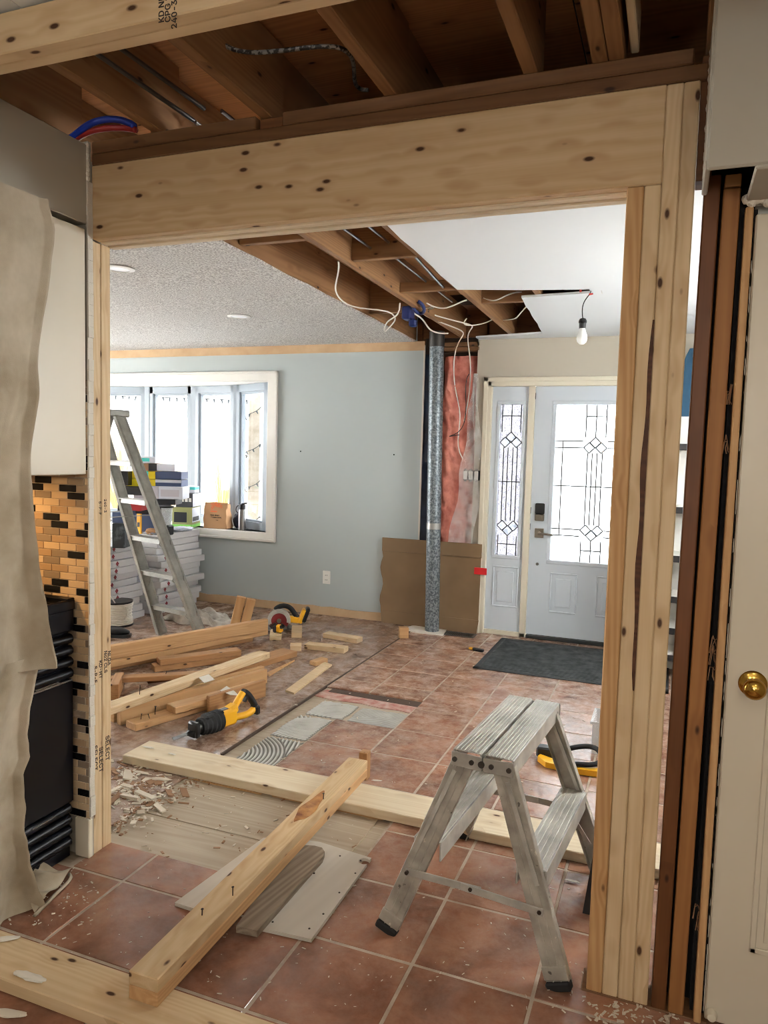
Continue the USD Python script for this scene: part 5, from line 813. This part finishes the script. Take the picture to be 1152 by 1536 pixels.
# ================================================================== by the window
# flooring cartons in two stacks: long boxes lying along the room, ends patterned with a red diamond
def carton(x0, y0, z, L_, W, h, lab, a=0.):
    o = thing('flooring_carton', lab, 'box', (x0, y0, z), rotz(a)); obj('carton', MB().bx(-W, 0, 0, L_, 0, h - .002, .003), 'carton_white', o)
    y = L_ * .17; RX = np.stack([[0, 1, 0], [0, 0, 1], [1, 0, 0]], 1); obj('diamond_print', MB().prism([(-.019, 0), (0, -.021), (.019, 0), (0, .021)], 0, .001, RX, (0, y, h * .54)), 'carton_red', o)
    lm = MB(); [lm.bx(0, .001, y - .012, y + .02, h * .12 + q * .006, h * .12 + q * .006 + .002) for q in range(2)]; obj('print_lines', lm, 'ink', o); obj('tape', MB().bx(-W * .6, -W * .4, -.001, .002, .002, h - .004), 'box_pale', o); return o
ordn = ['lowest', 'second', 'third', 'fourth', 'fifth', 'sixth', 'seventh', 'eighth', 'ninth', 'tenth', 'eleventh', 'twelfth']
for k in range(11): carton(-4.17 + rng.uniform(-.03, .03), 4.76 + rng.uniform(-.02, .02) - .03 * (k > 4), .001 + k * .058, .38, .55, .057, f'white flooring carton, {ordn[k]} from the floor in the stack behind the ladder', rng.uniform(-.04, .04))
for k in range(12): carton(-4.07 + rng.uniform(-.025, .025), 5.20 + rng.uniform(-.02, .03), .001 + k * .058, .60, .55, .057, f'white flooring carton, {ordn[k]} from the floor in the stack under the window', rng.uniform(-.05, .05))
def parcel(lab, px, py, k, size, faces, a=0., name='box', cat='box', z=None):
    """box whose near bottom corner is at the surveyed point; faces: (material, right-side material)"""
    p = EYE + ray(px, py) * k; zz = p[2] if z is None else z; o = thing(name, lab, cat, (p[0], p[1], zz), rotz(a)); w, d_, h = size
    obj('carton', MB().bx(0, w, 0, d_, 0, h, .003), faces[0], o); obj('side_label', MB().bx(w - .001, w + .0012, .008, d_ - .008, .006, h - .006), faces[1], o)
    return o, w, d_, h
al = .30
SK = 6.85
def seat(px, py): return fl(px, py, .70)
p = seat(258, 791); o = thing('tool_box', 'olive and green printed box on the window seat', 'box', (p[0], p[1], .7005), rotz(al)); obj('carton', MB().bx(0, .19, 0, .24, 0, .19, .003), 'box_olive', o); obj('label', MB().bx(.02, .14, -.002, .001, .05, .145), 'box_dark', o); obj('side_label', MB().bx(.189, .1915, .006, .234, .05, .184), 'box_pale', o); obj('stripe', MB().bx(.0, .192, -.0015, .241, .0, .03), 'box_green', o); obj('picture', MB().bx(.1905, .192, .02, .2, .06, .10), 'box_charcoal', o)
q = p + np.array([.0, .03, 0]); o = thing('tool_box', 'charcoal box with four small pictures on the olive box', 'box', (q[0] + .02, q[1], .8915), rotz(al)); obj('carton', MB().bx(0, .16, 0, .26, 0, .13, .003), 'box_charcoal', o); obj('side_label', MB().bx(.159, .1615, .004, .256, .004, .126), 'box_pale', o)
for k in range(4): obj('picture', MB().bx(.014 + k * .036, .040 + k * .036, -.0015, .001, .05, .085), 'trim_white', o)
obj('picture', MB().bx(.161, .1625, .05, .22, .02, .09), 'box_lilac', o)
o = thing('small_box', 'small white and teal box on the charcoal box', 'box', (q[0] + .06, q[1] + .08, 1.0225), rotz(al)); obj('carton', MB().bx(0, .10, 0, .12, 0, .062, .003), 'box_pale', o); obj('label', MB().bx(.05, .101, -.0015, .121, .03, .055), 'box_teal', o)
# paper bag
p = seat(304, 792); o = thing('paper_bag', 'brown paper bag with orange print on the window seat', 'bag', (p[0], p[1] + .01, .7005), rotz(.12))
n, m = 14, 33; P = np.zeros((n, m, 3))
for i in range(n):
    z = .235 * i / (n - 1); s = i / (n - 1); w, d_ = .235 - .01 * s, .13 * (1 - .55 * s ** 2)
    for j in range(m):
        t = j / (m - 1) * 4; a = t % 1; x, y = [(a * w, 0), (w, a * d_), (w - a * w, d_), (0, d_ - a * d_)][int(t) % 4]
        P[i, j] = (x + .004 * math.sin(z * 60 + x * 30), y + .028 * s ** 2 + .004 * math.sin(z * 40 + x * 25), z + .006 * math.sin(x * 20) * s)
obj('body', MB().grid(P), 'bag_paper', o, smooth=40); obj('folded_top', MB().box((.115, .04, .215), (.232, .012, .05), rotx(-.12), .003), 'bag_paper', o)
RF = np.stack([[1, 0, 0], [0, 0, 1], [0, -1, 0]], 1)
tx = MB(); Rr = rotx(-.12) @ RF
lg = MB(); 
for t, dx, dz in (('THE', -.028, .018), ('HOME', -.004, .004), ('DEPOT', .018, -.014)): lg.text(t, .026, RF @ rotz(.35), (.125 + dx * .6, .017, .205 + dz * 1.25))
obj('logo', lg, 'print_orange', o); obj('orange_line', MB().bx(.065, .165, .012, .0135, .152, .160).bx(.065, .165, .012, .0135, .164, .167), 'print_orange', o)
for t, z, h in (('How doers', .125, .013), ('get more done.', .105, .013), ('homedepot.com', .08, .006)): tx.text(t, h, RF, (.118, .0022 + .02 * (z / .235) ** 2, z), depth=.002)
obj('print', tx, 'ink', o)
p = seat(363, 795); o = thing('thermos', 'steel vacuum bottle with black lid on the window seat', 'bottle', (p[0], p[1], .7005)); obj('body', MB().lathe([(0, 0), (.034, 0), (.036, .004), (.036, .17), (.030, .19), (.028, .195), (0, .195)], n=28), 'steel', o, smooth=40); obj('lid', MB().lathe([(0, .193), (.031, .193), (.033, .22), (.028, .236), (0, .24)], n=24), 'black_plastic', o, smooth=40); obj('spout', MB().bar((-.01, 0, .238), (.05, 0, .252), .018, .014, b=.004), 'black_plastic', o); obj('loop', MB().tube(spline([(-.03, 0, .225), (-.06, 0, .21), (-.062, 0, .17), (-.036, 0, .16)], 14), .006), 'black_plastic', o, smooth=True)
p = seat(355, 793); o = thing('cloth_bundle', 'dark navy cloth tucked between bag and vacuum bottle', 'cloth', (p[0] - .02, p[1] + .06, .70)); obj('cloth', MB().blob((0, 0, .07), (.045, .05, .075), 3, .25, 3, 3), 'navy_cloth', o, smooth=True)
p = seat(383, 793); o = thing('glass_jar', 'low grey glass dish in the corner of the window seat', 'dish', (p[0], p[1] + .08, .7005)); obj('dish', MB().lathe([(0, 0), (.05, 0), (.06, .03), (.06, .045), (.055, .045), (.05, .008), (0, .008)], n=24), 'clear_plastic', o, smooth=40); obj('wire', MB().tube(spline([(-.06, 0, .02), (-.02, -.02, .06), (.04, 0, .05), (.08, .02, .04)], 14), .003), 'cable_black', o)
# pile of goods on top of the cartons
TZ = .70
def stackbox(lab, px0, px1, py0, py1, k, faces, dep=.22, split=None, a=.2):
    p, q, r = EYE + ray(px0, py1) * k, EYE + ray(px1, py1) * k, EYE + ray(px0, py0) * k; w = np.linalg.norm((q - p)[:2]); h = r[2] - p[2]; ang = math.atan2(q[1] - p[1], q[0] - p[0])
    o = thing('goods_box', lab, 'box', (p[0], p[1], p[2]), rotz(ang)); s = w * (split if split else 1)
    obj('carton', MB().bx(0, s, 0, dep, 0, h - .001, .003), faces[0], o)
    if split: obj('side_face', MB().bx(s, w, .0, dep, 0, h - .001, .003), faces[1], o)
    return o, s, w, h
o, s, w, h = stackbox('white and lilac box under the yellow boxes', 222, 274, 729, 748, 6.45, ('box_lilac', 'box_pale'), split=.30); obj('print', MB().bx(s + .02, w - .03, -.0015, .0, h * .2, h * .75), 'box_lilac', o)
for y0, y1, lb in ((718, 729, 'lower yellow and blue box in the goods pile'), (706, 717.5, 'upper yellow and navy box in the goods pile')):
    o, s, w, h = stackbox(lb, 189, 272, y0, y1, 6.5, ('box_yellow', 'box_navy'), split=.53); obj('stripe', MB().bx(s * .68, s * .76, -.0015, 0, 0, h), 'box_teal', o); obj('band', MB().bx(s, w, -.0015, 0, h * .6, h), 'box_pale' if y0 > 710 else 'box_navy', o)
o, s, w, h = stackbox('brown and white box on the yellow boxes', 208, 262, 695, 705.5, 6.5, ('box_brown', 'box_pale'), split=.5); obj('band', MB().bx(s * .55, s, -.0015, 0, 0, h), 'box_dark', o)
o, s, w, h = stackbox('small white and teal box on top of the goods pile', 211, 233, 685, 694.5, 6.55, ('box_pale', 'box_pale')); obj('label', MB().bx(.01, s * .6, -.0015, 0, h * .25, h * .8), 'box_teal', o)
stackbox('flat black box under the lilac one', 230, 263, 748.5, 757, 6.45, ('box_dark', 'box_dark')); stackbox('black tool case left of the yellow boxes', 173, 192, 706, 728, 6.4, ('black_plastic', 'black_plastic')); stackbox('black and purple box behind the ladder step', 184, 222, 729, 742, 6.45, ('box_dark', 'box_dark')); stackbox('brown box between lilac box and ladder', 200, 222, 742, 756, 6.5, ('box_lilac', 'box_dark'))
stackbox('dark crate under the goods pile', 176, 246, 757, 770, 6.5, ('box_dark', 'box_dark')); stackbox('dark lower crate under the goods pile', 190, 243, 770.5, 797, 6.5, ('box_navy', 'box_dark'))
stackbox('red and white case on the cartons left of the ladder', 189, 212, 753, 766, 6.2, ('case_red', 'case_red')); o, s, w, h = stackbox('dark marbled box on the left carton stack', 168, 187, 785, 822, 5.95, ('marble_dark', 'marble_dark')); stackbox('navy box above the marbled one', 168, 190, 768, 784.5, 6.0, ('box_navy', 'box_dark'))
p = EYE + ray(209, 797) * 6.4; p[2] = .6985; o = thing('spirit_level', 'short yellow spirit level standing behind the ladder', 'level', p); obj('bar', MB().bx(-.022, .022, -.01, .01, 0, .175, .004), 'yellow', o); obj('vial', MB().bx(-.012, .012, -.012, -.009, .06, .10), 'box_dark', o)
p = EYE + ray(250, 797) * 6.38; p[2] = .6985; o = thing('blender_jug', 'clear jug with black lid on a black base', 'jug', p); obj('base', MB().bx(-.05, .05, -.04, .04, 0, .085, .01), 'black_plastic', o); obj('jug', MB().lathe([(.035, .085), (.048, .22), (.05, .235), (.044, .235), (.032, .09)], n=20), 'clear_plastic', o, smooth=40); obj('lid', MB().lathe([(0, .235), (.06, .235), (.062, .245), (.03, .255), (0, .258)], n=20), 'black_plastic', o, smooth=40)
p = EYE + ray(227, 800) * 6.4; p[2] = .6985; o = thing('bread_bag', 'tan lump wrapped in plastic on the cartons', 'bag', p); obj('lump', MB().blob((0, 0, .025), (.05, .05, .028), 2, .3, 3, 8), 'bag_paper', o, smooth=True)
for lb, px, py in (('crumpled white plastic on the left of the carton tops', 222, 815), ('crumpled white plastic on the right of the carton tops', 257, 812)):
    p = np.array([-4.14, 5.30 if px < 240 else 5.62, .712]); o = obj('plastic_wrap', MB().blob((0, 0, 0), (.10, .12, .02), 3, .4, 4, int(px)), 'box_pale', None, lb, 'plastic', smooth=True, t=p)
# spool of white wire, black shoe, grey rag
p = fl(172, 941); o = thing('wire_spool', 'spool of white cable with a black top by the left studs', 'cable spool', (p[0] - .04, p[1] + .08, 0))
obj('flange', MB().lathe([(0, 0), (.125, 0), (.125, .012), (0, .012)], n=32).lathe([(0, .185), (.118, .185), (.12, .2), (.03, .203), (0, .203)], n=32), 'black_plastic', o, smooth=40)
cv = MB(); 
for k in range(13): a = np.arange(33) * 2 * math.pi / 32; rr = .115 - .012 * math.sin(k / 12 * math.pi) + (.004 if k % 2 else 0); cv.tube(np.stack([rr * np.cos(a), rr * np.sin(a), np.full(33, .02 + k * .0132)], 1), .0075, 6, False)
obj('coil', cv, 'cable_white', o, smooth=True); obj('core', MB().cyl((0, 0, .01), (0, 0, .19), .104, 24), 'cable_white', o, smooth=40); obj('loose_end', MB().tube(spline([(.06, -.09, .19), (.03, -.10, .24), (-.02, -.09, .27)], 12).tolist(), .005), 'cable_white', o, smooth=True); obj('loose_loop', MB().tube(spline([(.11, -.03, .16), (.14, -.05, .12), (.12, -.06, .07)], 12).tolist(), .006), 'cable_white', o, smooth=True)
p = fl(172, 957); o = thing('shoe', 'black shoe on the floor by the left studs', 'shoe', (p[0] - .05, p[1] + .03, 0), rotz(.3)); obj('sole', MB().prism(Polygon([(-.13, -.03), (.0, -.04), (.10, -.045), (.14, -.01), (.13, .035), (.0, .035), (-.13, .03)]).buffer(.008), .001, .022), 'black_rubber', o); obj('upper', MB().blob((.0, 0, .04), (.135, .042, .04), 3, .08, 2, 2), 'black_plastic', o, smooth=True)
n = 44; P = np.zeros((n, n, 3)); c = fl(300, 931)
for i in range(n):
    for j in range(n):
        u, v = i / (n - 1) - .5, j / (n - 1) - .5; e = max(0, 1 - (2 * max(abs(u), abs(v))) ** 3); P[i, j] = (c[0] + .62 * u + .04 * math.sin(v * 9), c[1] + .30 * v + .04 * math.sin(u * 11), .004 + e * .16 * meshkit.fbm(np.array([u * 7, v * 7, 0.]), 4, 6) ** 1.3)
obj('rag', MB().grid(P), 'rag', None, 'crumpled grey rag at the foot of the stepladder', 'rag', smooth=True)

# ================================================================== outdoors
GZ = -.75
obj('snow_ground', MB().bx(-60, 30, 6.3, 90, GZ - .2, GZ), 'snow', None, 'snow-covered ground outside the windows', 'ground', kind=S)
obj('snow_yard', MB().bx(-30, 30, -40, -3.3, GZ - .2, GZ), 'snow', None, 'snow-covered yard behind the kitchen', 'ground', kind=S)
def house(lab, x0, x1, y0, y1, zw, zr, win, gable_x=True):
    o = thing('house', lab, 'house', (0, 0, 0)); obj('wall', MB().bx(x0, x1, y0, y1, GZ, zw), 'siding', o); ym, e = (y0 + y1) / 2, .4
    if gable_x: P = [(y0 - e, zw - .1), (y1 + e, zw - .1), (ym, zr)]; obj('roof', MB().prism(P, x0 - e, x1 + e, np.stack([[0, 1, 0], [0, 0, 1], [1, 0, 0]], 1)), 'roof_snow', o)
    else: xm = (x0 + x1) / 2; P = [(x0 - e, zw - .1), (x1 + e, zw - .1), (xm, zr)]; obj('roof', MB().prism(P, -(y1 + e), -(y0 - e), RC), 'roof_snow', o); a = np.array([x0 - e, y0 - e - .03, zw - .1]); b_ = np.array([xm, y0 - e - .03, zr]); c_ = np.array([x1 + e, y0 - e - .03, zw - .1]); obj('fascia', MB().bar(a, b_, .06, .2).bar(b_, c_, .06, .2), 'fascia', o)
    if gable_x: obj('gutter', MB().bx(x0 - e, x1 + e, y0 - e - .12, y0 - e, zw - .2, zw - .05), 'gutter', o); obj('downspout', MB().tube([(x1 - .6, y0 - e, zw - .15), (x1 - .6, y0 - .08, zw - .6), (x1 - .6, y0 - .08, GZ)], .05), 'gutter', o)
    for (wx, wz, ww, wh) in win: f = obj('window', MB().bx(wx, wx + ww, y0 - .05, y0, wz, wz + wh), 'trim_white', o); obj('pane', MB().bx(wx + .08, wx + ww - .08, y0 - .06, y0 - .04, wz + .08, wz + wh - .08), 'house_glass', f)
house('low house across the street with a long snowy roof and downspout', -21, -10.9, 20, 27, 2.0, 4.4, ((-19.5, .3, 1.4, 1.2), (-17, .3, 1.4, 1.2), (-13.3, .2, 1.0, 1.4)))
house('taller house behind with a brown gable edge', -23.5, -16.5, 29, 36, 3.2, 6.2, ((-21, 1.2, 1.6, 1.3),), False)
house('pale house across the street at the left', -36, -25.5, 21, 27.5, 2.2, 5.0, ((-31, .4, 1.6, 1.2), (-27, .4, 1.6, 1.2)))
pc = atY(389, 690, 7.0); o = thing('porch_post', 'pale stone porch post outside the right window pane', 'post', (pc[0], 7.0, 0)); obj('shaft', MB().bx(-.09, .09, -.09, .09, GZ, 2.6, .01), 'porch_stone', o); obj('corner_board', MB().bx(.055, .10, -.10, .10, GZ, 2.6, .004), 'trim_white', o)
o = thing('eave_beam', 'white eave beam outside the bow window holding the lights', 'beam'); obj('beam', MB().bx(-7.0, -3.2, 7.14, 7.26, 2.30, 2.46, .005), 'trim_white', o); obj('post', MB().bx(-7.0, -6.9, 7.15, 7.25, GZ, 2.30), 'trim_white', o)
def lights(lab, pts, n, drop):
    o = thing('string_lights', lab, 'string lights'); S_ = spline(pts, n * 3); obj('wire', MB().tube(S_, .004, 5), 'cable_black', o); b = MB()
    for k in range(1, n * 3 - 1, 3): q = S_[k]; b.cyl(q, q + (rng.uniform(-.02, .02), 0, -drop), .011, 6, .004)
    obj('bulbs', b, 'bulb_dark', o, kind='stuff')
lights('string of small lights along the eave outside the bow window', [atY(150, 592, 7.2), atY(230, 596, 7.2), atY(300, 598, 7.2), atY(345, 600, 7.2), atY(372, 600, 7.1)], 22, .045)
sp_ = [(pc[0] + .13 * math.cos(t) + .03 * math.sin(t * 3), 7.0 + .13 * math.sin(t), .4 + 1.6 * t / 26) for t in np.linspace(0, 26, 60)]; lights('string of small lights wound around the porch post', sp_, 40, .03)
bs = thing('bare_shrub', 'bare yellowish shrub in the snow outside', 'shrub', (-11.2, 17, GZ)); tw = MB()
for k in range(46): a = rng.uniform(0, 6.28); r = rng.uniform(.2, .8); tw.tube([(0, 0, 0), (r * .4 * math.cos(a), r * .4 * math.sin(a), .8), (r * math.cos(a), r * math.sin(a), rng.uniform(1.4, 2.4))], .012, 4)
obj('twigs', tw, 'twig', bs)
copy(bs, 'bare_shrub', 'bare yellowish shrub at the left before the far house', (-15.2, 17.6, GZ), rotz(1.3))
eo = thing('porch_roof', 'porch roof slab outside the front door', 'roof', kind=S); obj('slab', MB().bx(-3.0, 1.3, 6.15, 7.6, 2.5, 2.62), 'trim_white', eo)
